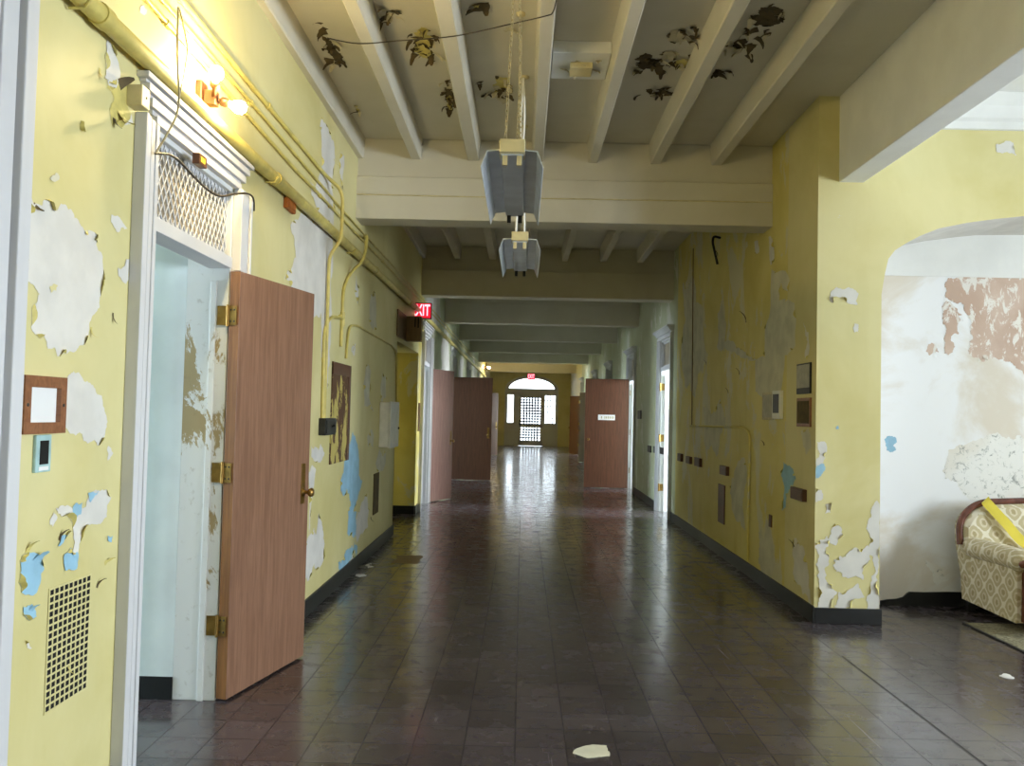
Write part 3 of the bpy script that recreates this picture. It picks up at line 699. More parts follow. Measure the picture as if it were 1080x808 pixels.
# ------------------------------------------------------------------ end of the corridor
we = MB()
def E(x, y): p = hit(x, y, 1, YE); return (p.x, p.z)
ax0, ax1 = E(532, 440)[0], E(588.5, 440)[0]
zs, zt = 2.62, 3.26
ac = (ax0+ax1)/2; aw = (ax1-ax0)/2
arcp = [(ac-aw*math.cos(t), zs+(zt-zs)*math.sin(t)) for t in [math.pi*i/24 for i in range(25)]]
out = [(XLo, 0), (ax0, 0)]+arcp+[(ax1, 0), (XRo, 0), (XRo, TOP), (XLo, TOP)]
we.prism([(x, YE, z) for x, z in out], (0, .35, 0)); we.build('wall_end', 'yellow', kind='structure', label='yellow wall at the far end of the corridor')
# arched door frame
fr = MB(); y0, y1 = YE+.06, YE+.16
def arc(s, n=24, z=zs, k=1.0): return [(ac-aw*s*math.cos(math.pi*i/n), z+(zt-zs)*k*math.sin(math.pi*i/n)) for i in range(n+1)]
outer = arc(1.0); inner = arc(.86, k=.80)
for i in range(24):
    q = [outer[i], outer[i+1], inner[i+1], inner[i]]; fr.prism([(x, y0, z) for x, z in q], (0, y1-y0, 0))
xd0, xd1 = E(547, 440)[0], E(572.5, 440)[0]                         # door
sl0, sl1 = E(540.8, 440)[0], E(577, 440)[0]
fr.box(ax0, ax1, y0, y1, zs-.24, zs+.03); fr.box(ax0, ax0+.1, y0, y1, 0, zs-.2); fr.box(ax1-.1, ax1, y0, y1, 0, zs-.2)
fr.box(sl0+.05, xd0, y0, y1, 0, zs-.2); fr.box(xd1, xd1+.06, y0, y1, 0, zs-.2)
fr.box(ax0+.1, sl0+.05, y0+.02, y1-.02, 0, 1.03); fr.box(xd1+.06, ax1-.1, y0+.02, y1-.02, 0, 1.03)
for (a, b) in ((ax0+.13, sl0), (xd1+.1, ax1-.14)): fr.box(a, b, y0+.005, y0+.02, .2, .85)
trim_n[0] += 1
fr.build('trim_%d' % trim_n[0], 'trim', None, .004, kind='structure', label='white arched frame around the far entrance door')
# fanlight
win_n[0] += 1
g = MB(); inn = arc(.86, k=.80)
g.prism([(x, y0+.05, z) for x, z in inn], (0, .006, 0)); fan = g.build('window_%d' % win_n[0], 'glass', kind='structure', label='bright arched fanlight above the far entrance door')
# sidelights
for nm, (a, b), nx in (('left', (ax0+.1, sl0+.05), 1), ('right', (xd1+.06, ax1-.1), 4)):
    win_n[0] += 1
    m = MB(); z0, z1 = 1.03, zs-.24
    m.box(a, a+.03, y0+.02, y1-.02, z0, z1); m.box(b-.03, b, y0+.02, y1-.02, z0, z1); m.box(a, b, y0+.02, y1-.02, z0, z0+.03); m.box(a, b, y0+.02, y1-.02, z1-.03, z1)
    for k in range(1, nx): xx = a+.03+(b-a-.06)*k/nx; m.box(xx-.022, xx+.022, y0+.03, y1-.05, z0, z1)
    if nx > 1:
        for k in range(1, 5): zz = z0+(z1-z0)*k/5; m.box(a, b, y0+.03, y1-.05, zz-.012, zz+.012)
    o = m.build('window_%d' % win_n[0], 'trim', kind='structure', label='bright %s sidelight beside the far entrance door' % nm)
    p = MB(); p.box(a+.03, b-.03, y0+.07, y0+.076, z0+.03, z1-.03); p.build('pane', 'glass', o)
# entrance door with its bars
door_n[0] += 1
m = MB(); dz1 = zs-.24; s = .11
m.box(xd0, xd0+s, y0+.02, y1-.02, .01, dz1); m.box(xd1-s, xd1, y0+.02, y1-.02, .01, dz1)
m.box(xd0, xd1, y0+.02, y1-.02, .01, .25); m.box(xd0, xd1, y0+.02, y1-.02, .85, .98); m.box(xd0, xd1, y0+.02, y1-.02, dz1-.12, dz1)
do = m.build('door_%d' % door_n[0], 'trim', None, .003, kind='structure', label='white glazed entrance door with a barred pane at the far end')
p = MB(); p.box(xd0+s, xd1-s, y0+.06, y0+.066, .25, .85); p.box(xd0+s, xd1-s, y0+.06, y0+.066, .98, dz1-.12); p.build('pane', 'glass', do)
p = MB()
for k in range(1, 7): xx = xd0+s+(xd1-xd0-2*s)*k/7; p.box(xx-.03, xx+.03, y0+.03, y0+.05, .25, dz1-.12)
zz = .25
while zz < dz1-.12:
    zz += .125
    if not .84 < zz < .99: p.box(xd0+s, xd1-s, y0+.03, y0+.05, zz-.03, zz+.03)
p.build('security_grille', 'iron', do)
p = MB(); p.box(xd0+.03, xd0+.08, y0+.005, y0+.02, .95, 1.2); p.lathe((xd0+.055, y0+.005, 1.02), [(.02, 0), (.01, .02), (.03, .04), (.02, .06), (.001, .065)], (0, -1, 0)); p.build('lock_plate', 'iron', do)

# ------------------------------------------------------------------ pipes, conduits, cords on the left wall
def Lx(px, py, off=0.0): return hit(px, py, 0, XL+off)
def smooth(path, n=6):
    P = [Vector(p) for p in path]; out = []
    for i in range(len(P)-1):
        a, b, c, d = P[max(i-1, 0)], P[i], P[i+1], P[min(i+2, len(P)-1)]
        for k in range(n):
            t = k/n; out.append(.5*((2*b)+(c-a)*t+(2*a-5*b+4*c-d)*t*t+(3*b-a-3*c+d)*t**3))
    return out+[P[-1]]
def bend(path, r=.09, n=5):                                        # polyline with rounded corners
    P = [Vector(p) for p in path]; out = [P[0]]
    for i in range(1, len(P)-1):
        a, b, c = P[i-1], P[i], P[i+1]; q = min(r, (a-b).length*.45, (c-b).length*.45)
        s, e = b+(a-b).normalized()*q, b+(c-b).normalized()*q
        for k in range(n+1): t = k/n; out.append(s*(1-t)**2+b*2*t*(1-t)+e*t*t)
    return out+[P[-1]]
px_ = XL+.044
zpipe = lambda y: 2.845+.009*max(0, min(y-4.0, 8))
t = empty('steam_pipe', (px_, 0, 2.85), label='thick yellow painted pipe running along the left wall above the doors', cat='pipe')
m = MB(); path = [(px_, y, zpipe(y)-.001) for y in (Y0, 0, 2.7, 4.0, 6, 8, 10, 12, 18, 26, 36)]; m.tube(path, .035, 0, 16); part(m, 'pipe_run', 'pipe', t)
for y in (2.9, 5.0, 8.4, 11.5, 16, 22):
    k = MB(); z = zpipe(y)-.001; k.tube([(px_, y-.03, z), (px_, y+.03, z)], .041, 0, 16); part(k, 'collar', 'pipe', t)
for y in (2.75, 4.9, 7.2, 10.9):
    k = MB(); z = zpipe(y)-.001; k.tube([(XL+.01, y, z-.042), (px_+.02, y, z-.042), (px_+.04, y, z-.008)], .006, 0, 6); part(k, 'pipe_bracket', 'pipe', t)
def conduit(name, path, r, label, cat, mat='pipe', clips=(), extra=None, group=None):
    m = MB(); m.tube(path, r, 0, 10 if r > .004 else 6)
    o = m.build(name, mat, label=label, cat=cat, group=group); at_origin(o, path[0])
    for c in clips:
        k = MB(); k.box(XL, XL+.02, c[1]-.03, c[1]+.03, c[2]-.012, c[2]+.012); k.tube([(c[0], c[1]-.022, c[2]), (c[0], c[1]+.022, c[2])], r*1.35, 0, 10); part(k, 'strap', mat, o)
    return o
cx_ = XL+.014
conduit('conduit', bend([(cx_, Y0, 3.10), (cx_, 3.3, 3.10), (cx_, 5.5, 3.06), (cx_, 12, 3.10), (cx_, 33, 3.12)]), .011, 'thin yellow conduit just above the thick pipe on the left wall', 'conduit', clips=[(cx_, 3.5, 3.095), (cx_, 6.2, 3.063), (cx_, 9, 3.08)])
conduit('conduit', bend([(cx_, Y0, 3.17), (cx_, 4.8, 3.165), (cx_, 7.0, 3.14), (cx_, 12, 3.17), (cx_, 33, 3.19)]), .010, 'thin yellow conduit, middle of the three above the thick pipe', 'conduit', clips=[(cx_, 4.6, 3.165), (cx_, 8, 3.147)])
fx = XL+.115
conduit('conduit', bend([(cx_, Y0, 3.27), (cx_, 5.75, 3.255), (cx_+.005, 6.35, 3.25), (fx, 6.5, 3.18), (fx, 6.5, 2.80), (cx_+.01, 6.5, 2.68), (cx_+.01, 6.5, 1.43)], .12), .014, 'topmost yellow conduit that turns down over the thick pipe to the black switch box', 'conduit', clips=[(cx_, 4.9, 3.257)])
a = Lx(361, 338, .014)
conduit('conduit', bend([(cx_, 7.9, 3.1), (fx, 7.55, 3.06), (fx, 7.45, 2.82), (cx_, 7.3, 2.66), (cx_, a.y, 2.5), a, (cx_, a.y-.02, 2.02)], .1), .014, 'short yellow conduit dropping over the pipe to a tee above the brown board', 'conduit')
p1 = [(cx_, a.y, a.z+.02), Lx(349, 334, .014), Lx(342, 346, .014), Lx(340, 441, .014)]
conduit('conduit', bend(p1, .12), .013, 'yellow conduit curving from the tee down into the black switch box', 'conduit')
p2 = [Lx(365, 378, .014), Lx(368, 344, .014), Lx(376, 343, .014), Lx(413, 364, .014), Lx(418, 372, .014), Lx(418.5, 424, .014)]
conduit('conduit', bend(p2, .12), .011, 'yellow conduit curving level along the left wall and down to the white box', 'conduit')
k = MB(); k.tube([(cx_, a.y, a.z-.05), (cx_, a.y, a.z+.07)], .022, 0, 12); k.tube([(cx_, a.y-.09, a.z+.02), (cx_, a.y, a.z+.02)], .019, 0, 12)
at_origin(k.build('pipe_tee', 'pipe', label='yellow cast tee fitting joining two conduits above the brown board', cat='pipe fitting'), a)
# black switch box
b0, b1 = Lx(336, 441), Lx(347, 458)
t = empty('switch_box', (XL, (b0.y+b1.y)/2, b1.z), label='black square switch box at the foot of the yellow conduits', cat='switch box')
m = MB(); m.box(XL, XL+.055, b0.y, b1.y, b1.z, b0.z); bb = part(m, 'box_body', 'iron', t, .006)
m = MB(); m.box(XL+.055, XL+.062, b0.y+.02, b1.y-.02, b1.z+.015, b0.z-.015); cv = part(m, 'cover', 'iron', bb, .002)
m = MB(); m.tube([(XL+.062, (b0.y+b1.y)/2, (b0.z+b1.z)/2), (XL+.085, (b0.y+b1.y)/2, (b0.z+b1.z)/2+.01)], .008, 0, 8); part(m, 'toggle', 'iron', bb)
# hanging cords by the lamp
conduit('hanging_cord', smooth([Lx(188, 8, .09), Lx(187, 40, .12), Lx(187.5, 75, .12), Lx(189, 100, .12), Lx(186, 122, .10), Lx(176, 142, .07), Lx(164, 162, .055)]), .0045, 'pale cord hanging straight past the pipe to the transom corner', 'cord', 'wire_grey')
conduit('hanging_cord', smooth([Lx(189, 8, .09), Lx(194, 30, .12), Lx(197.5, 52, .12), Lx(194, 78, .12), Lx(190, 98, .12), Lx(187, 110, .11)]), .003, 'thin looping cord hanging beside the straight one above the nearest left doorway', 'cord', 'wire_grey')
conduit('cable', smooth([Lx(164, 162, .055), Lx(178, 163, .06), Lx(190, 171, .06), Lx(205, 187, .06), Lx(220, 201, .06), Lx(233, 207, .06), Lx(246, 205, .065), Lx(260, 204, .07), Lx(267, 209, .065), Lx(268, 222, .02)]), .005, 'black cable sagging across the wire-mesh transom', 'cable', 'wire_dark')

# ------------------------------------------------------------------ twin-bulb wall lamps
def twin_lamp(y, z, label, s=1.0, b1=None, b2=None):
    t = empty('wall_lamp', (XL, y, z), label=label, cat='lamp', group='twin-bulb wall lamps')
    m = MB(); m.box(XL, XL+.03, y-.04, y+.04, z-.075, z+.075); m.box(XL+.03, XL+.09, y-.025, y+.025, z-.035, z+.035); part(m, 'bracket', 'brownplate', t, .006)
    for q in (b1, b2):
        q = Vector(q); c = Vector((XL+.07, y, z)); dr = (q-c).normalized()
        k = MB(); k.tube([c, q-dr*.035], .011, 0, 10); k.lathe(q-dr*.075, [(.012, 0), (.022, .008), (.022, .04), (.015, .045)], dr); lh = part(k, 'lamp_holder', 'brownplate', t)
        k = MB(); k.lathe(q-dr*.035, [(.013, 0), (.014, .012), (.026, .03), (.032, .05), (.028, .068), (.015, .08), (.001, .084)], dr, 0, 16); part(k, 'bulb', 'bulb', lh, label='glowing warm bulb')
lp = Lx(216, 104, .03)
twin_lamp(lp.y, lp.z, 'twin-bulb lamp glaring on the left wall above the nearest doorway', b1=Lx(249, 112, .17), b2=Lx(228, 80, .13))
lf = hit(511, 390, 0, XL+.05)
lfy = lf.y
lfy = 33.0
q = hit(514.5, 388, 1, lfy); q2 = hit(504.5, 388.5, 1, lfy+.1)
twin_lamp(lfy, q.z, 'twin-bulb lamp glowing on the left wall near the far entrance', b1=(max(q.x, XL+.2), lfy-.1, q.z), b2=(XL+.14, lfy+.22, q.z+.02))

# ------------------------------------------------------------------ things on the left wall
f0, f1 = Lx(20, 395), Lx(62.5, 456.5)
t = empty('picture_frame', (XL, (f0.y+f1.y)/2, f1.z), label='brown wooden frame holding a blank white sheet', cat='picture frame')
y0, y1, z0, z1, w = f0.y, f1.y, f1.z, f0.z, .036
for nm, q in (('top', [(y0, z1), (y1, z1), (y1-w, z1-w), (y0+w, z1-w)]), ('bottom', [(y0, z0), (y1, z0), (y1-w, z0+w), (y0+w, z0+w)]),
              ('a', [(y0, z0), (y0, z1), (y0+w, z1-w), (y0+w, z0+w)]), ('b', [(y1, z0), (y1, z1), (y1-w, z1-w), (y1-w, z0+w)])):
    m = MB(); m.prism([(XL+.001, a, b) for a, b in q], (.02, 0, 0)); part(m, 'frame_rail', 'frame_wood', t, .003)
m = MB(); m.box(XL+.001, XL+.006, y0+w, y1-w, z0+w, z1-w); part(m, 'sheet', 'paper', t)
for yy in (y0+w*.5, y1-w*.5):
    m = MB(); m.lathe((XL+.021, yy, (z0+z1)/2), [(.006, 0), (.005, .002), (.0005, .003)], (1, 0, 0), 0, 8); part(m, 'screw', 'iron', t)
f0, f1 = Lx(35, 459), Lx(49.5, 497)
t = empty('wall_plate', (XL, (f0.y+f1.y)/2, f1.z), label='pale blue wall plate with a dark slot under the wooden frame', cat='wall plate')
m = MB(); m.box(XL, XL+.012, f0.y, f1.y, f1.z, f0.z); pb = part(m, 'plate', 'paleblue', t, .003)
m = MB(); m.box(XL+.012, XL+.0135, f0.y+.02, f1.y-.018, f1.z+.025, f0.z-.018); part(m, 'slot', 'darkhole', pb)
m = MB(); m.box(XL+.012, XL+.0135, f0.y+.016, f1.y-.016, f1.z+.006, f1.z+.018); part(m, 'tag', 'paper', pb)
# ventilation grille
y0, y1, z0, z1 = 2.795, 3.062, .486, .888
t = empty('vent_grille', (XL, (y0+y1)/2, z0), label='yellow painted vent grille of square holes low on the left wall', cat='vent')
m = MB(); m.box(XL, XL+.0015, y0, y1, z0, z1); part(m, 'duct_shade', 'darkhole', t)  # flat dark sheet painted as the shade behind the holes
m = MB(); nx, nz = 9, 17
for k in range(nx+1): yy = y0+(y1-y0)*k/nx; m.box(XL+.0015, XL+.003, yy-.0036, yy+.0036, z0, z1)
for k in range(nz+1): zz = z0+(z1-z0)*k/nz; m.box(XL+.0015, XL+.0032, y0-.005, y1+.005, zz-.0033, zz+.0033)
part(m, 'grille', 'yellow', t)
# junction box on the casing
a, b = Lx(138, 82, .03), Lx(152, 108, .03)
t = empty('junction_box', (XL, a.y+.05, b.z), label='small beige junction box at the top corner of the nearest door casing', cat='junction box')
ya = 3.19
m = MB(); m.box(XL, XL+.06, ya, ya+.07, 2.64, 2.72); part(m, 'box_body', 'beige', t, .004)
m = MB(); m.lathe((XL+.06, ya+.04, 2.68), [(.006, 0), (.005, .001), (.0005, .0015)], (1, 0, 0), 0, 8); part(m, 'knockout', 'darkhole', t)
# number plaque on the cornice
a, b = Lx(205, 162, .06), Lx(215.5, 177, .06)
zc_, yc_ = (a.z+b.z)/2, (a.y+b.y)/2
t = empty('number_plaque', (XL+.062, yc_, zc_), label='tiny dark plaque with yellow marks on the nearest door cornice', cat='plaque')
m = MB(); m.box(XL+.045, XL+.078, yc_-.045, yc_+.045, zc_-.024, zc_+.024); pqb = part(m, 'plaque_body', 'brownplate', t, .002)
m = MB()
for k in (-1, 0, 1): m.box(XL+.078, XL+.0795, yc_-.011+k*.018, yc_+.001+k*.018, zc_-.012, zc_+.012)
part(m, 'marks', 'tape', pqb)
# orange box under the pipe
a, b = Lx(297.5, 204), Lx(308, 222)
t = empty('alarm_box', (XL, (a.y+b.y)/2, b.z), label='small orange-brown box hanging under the thick pipe', cat='box')
m = MB(); m.box(XL, XL+.03, a.y+.03, b.y-.01, b.z-.03, a.z-.01); part(m, 'box_body', 'orange', t, .008)
m = MB(); m.box(XL+.03, XL+.034, a.y+.05, b.y-.03, b.z-.02, a.z-.02); part(m, 'cover', 'orange', t, .002)
# brown board with flaking paint
a, b = Lx(350, 381), Lx(366, 485)
t = empty('wall_board', (XL, (a.y+b.y)/2, b.z), label='tall brown board with flaking yellow paint on the left wall', cat='board')
m = MB(); m.box(XL, XL+.012, a.y, b.y, b.z, a.z); part(m, 'backing', 'board', t, .002)
m = MB(); m.box(XL, XL+.016, a.y, b.y, a.z-.10, a.z); m.box(XL, XL+.016, b.y-.10, b.y, b.z, a.z-.10); part(m, 'border', 'brownplate', t, .002)
# white metal box
y0, y1, z0, z1 = 9.05, 9.75, 1.10, 1.585
t = empty('wall_cabinet', (XL, (y0+y1)/2, z0), label='white metal box on the left wall just before the recess', cat='cabinet')
m = MB(); m.box(XL, XL+.11, y0+.1, y1, z0, z1); part(m, 'cabinet_body', 'whitebox', t, .01)
m = MB(); m.box(XL+.11, XL+.125, y0+.09, y1+.01, z0-.01, z1+.01); wc = part(m, 'cover', 'whitebox', t, .004)
m = MB(); m.lathe((XL+.125, y1-.05, z0+.2), [(.014, 0), (.012, .015), (.001, .018)], (1, 0, 0), 0, 10); part(m, 'latch', 'iron', wc)
# small brown strip near recess end
m = MB(); m.box(XL, XL+.01, 12.55, 12.72, 1.2, 1.62); at_origin(m.build('wall_strip', 'brownplate', label='narrow brown plate beside the second left doorway', cat='plate'), (XL, 12.6, 1.2))
# thin brown slot low on left wall
a, b = Lx(394, 500), Lx(398, 540)
m = MB(); m.box(XL, XL+.01, a.y, b.y, b.z, a.z); at_origin(m.build('wall_strip', 'curl_dark', None, .002, label='narrow dark slot plate low on the left wall past the blue paint', cat='plate'), (XL, a.y, b.z))

# EXIT signs
def exit_sign(x0, x1, y, z0, z1, label, mount):
    t = empty('exit_sign', ((x0+x1)/2, y, z1), label=label, cat='exit sign')
    m = MB(); m.box(x0, x1, y, y+.05, z0, z1); part(m, 'housing', 'iron', t, .004)
    m = MB(); m.box(x0+.012, x1-.012, y-.003, y, z0+.012, z1-.012); fc = part(m, 'face', 'exit_red', t, label='glowing red face')
    cu = bpy.data.curves.new('lettering', 'FONT'); cu.body = 'EXIT'; cu.align_x = 'CENTER'; cu.align_y = 'CENTER'; cu.size = (z1-z0)*.98; cu.extrude = .002; cu.offset = .004
    tmp = bpy.data.objects.new('tmp', cu); C.objects.link(tmp)
    dg = bpy.context.evaluated_depsgraph_get(); me = bpy.data.meshes.new_from_object(tmp.evaluated_get(dg)); bpy.data.objects.remove(tmp)
    w = max(v.co.x for v in me.vertices)-min(v.co.x for v in me.vertices); sc = (x1-x0-.05)/w
    me.transform(Matrix.Translation((0, -.006, (z0-z1)/2)) @ Matrix.Rotation(R_(90), 4, 'X') @ Matrix.Diagonal((sc, 1, 1, 1)))
    me.materials.clear(); me.materials.append(M['exit_white'])
    o = bpy.data.objects.new('lettering', me); C.objects.link(o); o.parent = fc; o['label'] = 'glowing letters EXIT'
    m = MB(); m.box(*mount); part(m, 'mount', 'iron', t)
e0, e1 = hit(432.5, 319, 1, 11.9), hit(455, 336.5, 1, 11.9)
exit_sign(e0.x, e1.x, 11.9, e1.z, e0.z, 'glowing red EXIT sign on the left wall partly behind the pipe', (XL-.02, e0.x, 11.91, 11.95, e1.z+.08, e1.z+.13))
e0, e1 = hit(556.3, 394, 1, YE-.1), hit(564.2, 400.5, 1, YE-.1)
exit_sign(e0.x, e1.x, YE-.1, e1.z, e0.z, 'tiny red EXIT sign over the far entrance fanlight', ((e0.x+e1.x)/2-.05, (e0.x+e1.x)/2+.05, YE-.05, YE, e1.z+.05, e1.z+.2))
# wooden battery box by the first sign
t = empty('wooden_box', (XL, 11.2, 2.37), label='stained wooden box fixed to the left wall below the EXIT sign', cat='box')
m = MB(); m.box(XL, XL+.205, 10.95, 11.12, 2.40, 2.72); part(m, 'box_body', 'box_wood', t, .004)
m = MB(); m.box(XL, XL+.018, 10.2, 10.95, 2.40, 2.72); part(m, 'backboard', 'box_wood', t, .002)
m = MB(); m.box(XL+.12, XL+.135, 10.944, 10.95, 2.58, 2.70); m.box(XL+.16, XL+.175, 10.944, 10.95, 2.57, 2.70); part(m, 'slot', 'darkhole', t)

# ------------------------------------------------------------------ things on the right wall
def Rx(px, py): return hit(px, py, 0, XR)
def wallbox(name, px, d, mat, label, cat, group=None, inner=None, imat=None, minner=.012):
    a, b = Rx(px[0], px[1]), Rx(px[2], px[3])
    if px[1] > 440: b.z = Rx((px[0]+px[2])/2, px[3]).z; a.z = Rx((px[0]+px[2])/2, px[1]).z
    y0, y1 = sorted((a.y, b.y)); z0, z1 = sorted((a.z, b.z))
    t = empty(name, (XR, (y0+y1)/2, z0), label=label, cat=cat, group=group)
    m = MB(); m.box(XR-d, XR, y0, y1, z0, z1); part(m, 'frame' if imat else 'box_body', mat, t, .003)
    if imat:
        m = MB(); m.box(XR-d-.003, XR-d, y0+minner, y1-minner, z0+minner+(inner or 0), z1-minner); part(m, 'sheet', imat, t)
    return t
t = wallbox('framed_notice', (842, 384.5, 856, 415), .014, 'iron', 'upper framed notice with a dark caption strip by the wall corner', 'notice', None, .035, 'paper_grey')
wallbox('framed_notice', (842, 420, 856, 450.5), .014, 'frame_wood', 'lower brown framed picture by the wall corner', 'picture', None, 0, 'curl_dark', .025)
wallbox('notice_sheet', (804.5, 414.5, 816, 443), .004, 'curl_cream', 'faded paper notice left of the plastic holder on the right wall', 'notice', None, 0, 'paper_grey', .02)
t = wallbox('leaflet_holder', (818, 412.5, 826, 442), .03, 'paper', 'white leaflet holder with a dark front on the right wall', 'holder', None, .02, 'iron', .03)
for i, (q, lb) in enumerate([((838, 515, 851, 527.5), 'largest brown outlet box, nearest the wall corner'), ((762, 491.5, 769, 501), 'brown outlet box above the tall slot plate'),
            ((735, 483, 740.5, 492), 'brown outlet box, second beyond the tall slot plate'), ((726, 481.5, 730, 489), 'brown outlet box, third beyond the tall slot plate'), ((717, 478.5, 720.5, 486.5), 'brown outlet box beside the open white doorway')]):
    wallbox('outlet_box', q, .035, 'brownplate', lb+' on the right wall', 'outlet', 'brown outlet boxes on the right wall', 0, 'brownplate', .018)
for q, lb in [((690, 471, 694, 478), 'left dark outlet plate of the pair beyond the open white doorway'), ((697, 472, 700, 479), 'right dark outlet plate of the pair beyond the open white doorway'), ((684, 470, 687, 477), 'dark outlet plate farthest along the pale green wall')]:
    wallbox('outlet_plate', q, .02, 'iron', lb, 'outlet')
wallbox('call_panel', (758.5, 511, 764.5, 552), .012, 'brownplate', 'tall narrow brown slot plate low on the right wall', 'plate')
wallbox('slot_plate', (812, 543, 814.5, 556), .012, 'brownplate', 'short dark slot low on the right wall near the corner', 'plate')
wallbox('thermostat', (673.5, 433, 676.5, 442), .02, 'iron', 'small dark box beside the light blue doorway on the right', 'box')
def cond_r(path, r, label, mat='pipe'):
    P = [(lambda q: (XR-r-.004, q.y, q.z))(Rx(*p)) for p in path]
    m = MB(); m.tube(bend(P, .1), r, 0, 8); at_origin(m.build('conduit', mat, label=label, cat='conduit'), P[0])
cond_r([(729, 449), (786, 451), (792.5, 457), (790, 592)], .011, 'yellow conduit running level then down the right wall', 'yellow_worn')
cond_r([(732, 262), (731.5, 330), (730.5, 449)], .006, 'thin brown vertical conduit high on the far right wall', 'box_wood')
a = Rx(760, 251); m = MB(); m.tube(bend([(XR, a.y, a.z), (XR-.08, a.y, a.z+.02), (XR-.09, a.y, a.z-.05), (XR-.03, a.y, a.z-.3)], .06), .014, 0, 8)
at_origin(m.build('wall_bracket', 'iron', label='dark curved iron bracket high on the right wall under the beam', cat='bracket'), a)

# ------------------------------------------------------------------ pendant strip lights
def chain(mb, a, b, mi=0):
    a, b = Vector(a), Vector(b); n = int((b-a).length/.026); d = (b-a)/n; t = d.normalized()
    s1 = t.orthogonal().normalized(); s2 = t.cross(s1)
    for i in range(n):
        c = a+d*(i+.5); s = s1 if i % 2 else s2
        mb.tube([c+t*(.0165*math.cos(k*math.pi/4))+s*(.007*math.sin(k*math.pi/4)) for k in range(8)], .0019, mi, 4, True)
def strip_light(cx, y0, y1, label, white_cords=False):
    t = empty('strip_light', (cx, y0, ZC), label=label, cat='light fixture', group='pendant strip lights')
    z = 2.665
    pr = [(-.150, z), (-.147, z-.002), (-.118, z+.072), (-.058, z+.078), (-.052, z+.055), (.052, z+.055), (.058, z+.078), (.118, z+.072), (.147, z-.002), (.150, z), (.121, z+.078), (.058, z+.084), (-.058, z+.084), (-.121, z+.078)]
    m = MB(); m.prism([(cx+x, y0, zz) for x, zz in pr], (0, y1-y0, 0)); part(m, 'reflector', 'reflector', t, label='flared metal reflector')
    m = MB(); m.box(cx-.06, cx+.06, y0-.03, y0+.10, z+.062, z+.125); part(m, 'ballast_box', 'beige', t, .004, label='beige end box')
    m = MB(); m.box(cx-.05, cx+.05, y0+.10, y1, z+.084, z+.12); part(m, 'channel', 'beige', t, .003)
    for yy in (y0+.005, y1-.02):
        for sx in (-.034, .034):
            k = MB(); k.box(cx+sx-.012, cx+sx+.012, yy, yy+.016, z+.01, z+.06); k.lathe((cx+sx, yy+.008, z+.012), [(.012, -.003), (.012, .003)], (0, 1, 0), 0, 10)
            part(k, 'lamp_socket', 'beige' if yy < y0+.1 else 'iron', t, .002)
    k = MB()
    chain(k, (cx-.035, y0+.04, z+.125), (cx+.0, y0+.08, ZC-.02)); chain(k, (cx+.04, y0+.04, z+.125), (cx+.005, y0+.08, ZC-.02))
    part(k, 'chain', 'wire_grey', t)
    k = MB(); chain(k, (cx, y1-.1, z+.12), (cx+.02, y1-.1, ZC-.02)); part(k, 'chain', 'wire_grey', t)
    if white_cords:
        for dx in (-.03, .03):
            k = MB(); k.tube(smooth([(cx+dx, y0+.02, z+.12), (cx+dx*.6, y0+.01, z+.5), (cx-dx*.4, y0+.03, z+.9), (cx, y0+.06, ZC-.02)]), .008, 0, 8); part(k, 'cord', 'paper', t)
    for yy in (y0+.08, y1-.1):
        k = MB(); k.lathe((cx+.01, yy, ZC), [(.03, 0), (.03, -.012), (.012, -.02), (.001, -.022)], (0, 0, 1), 0, 12); part(k, 'ceiling_cap', 'beige', t)
c1 = hit(540, 175, 1, 4.02)
strip_light(c1.x, 4.0, 5.25, 'nearest pendant strip light with a flared grey reflector hung on chains')
strip_light(c1.x+.03, 6.05, 7.3, 'farther pendant strip light on white cords just before the first beam', True)

# ceiling plate and wire
a, b = hit(580, 50, 2, 3.86), hit(645, 78, 2, 3.86)
t = empty('ceiling_panel', (.34, 5.73, ZC), label='square plaster panel with a broken beige fitting between the ceiling joists', cat='ceiling panel')
m = MB(); m.box(.147, .53, 5.52, 5.96, 3.87, ZC); cp = part(m, 'panel', 'ceil_white', t, .004)
m = MB(); m.box(.27, .42, 5.66, 5.82, 3.83, 3.87); part(m, 'outlet_box', 'beige', cp, .006)
m = MB()
for k in range(7): loose_curl(m, (random.uniform(.22, .46), random.uniform(5.6, 5.86), 3.869), (random.uniform(-1, 1), random.uniform(-1, 1), 0), (0, 0, -1), .05, .07, 0, 1.3)
part(m, 'paint_flake', 'curl_cream', t, kind='stuff')
W3 = [(345,40),(378,46),(420,43),(480,38),(540,25),(575,17),(583,13),(587,-2),(590,-20)]
P = [hit(x, y, 2, 3.755) for x, y in W3]
m = MB(); m.tube(smooth(P), .004, 0, 6); at_origin(m.build('ceiling_wire', 'wire_dark', label='thin loose wire slung across the ceiling joists', cat='wire'), P[0])
m = MB(); P = [(XL+.01, 7.572, 3.43), (0, 7.572, 3.425), (XR-.01, 7.572, 3.43)]
m.tube(P, .006, 0, 6); at_origin(m.build('beam_wire', 'beige', label='thin painted wire along the face of the first cross beam', cat='wire'), P[0])

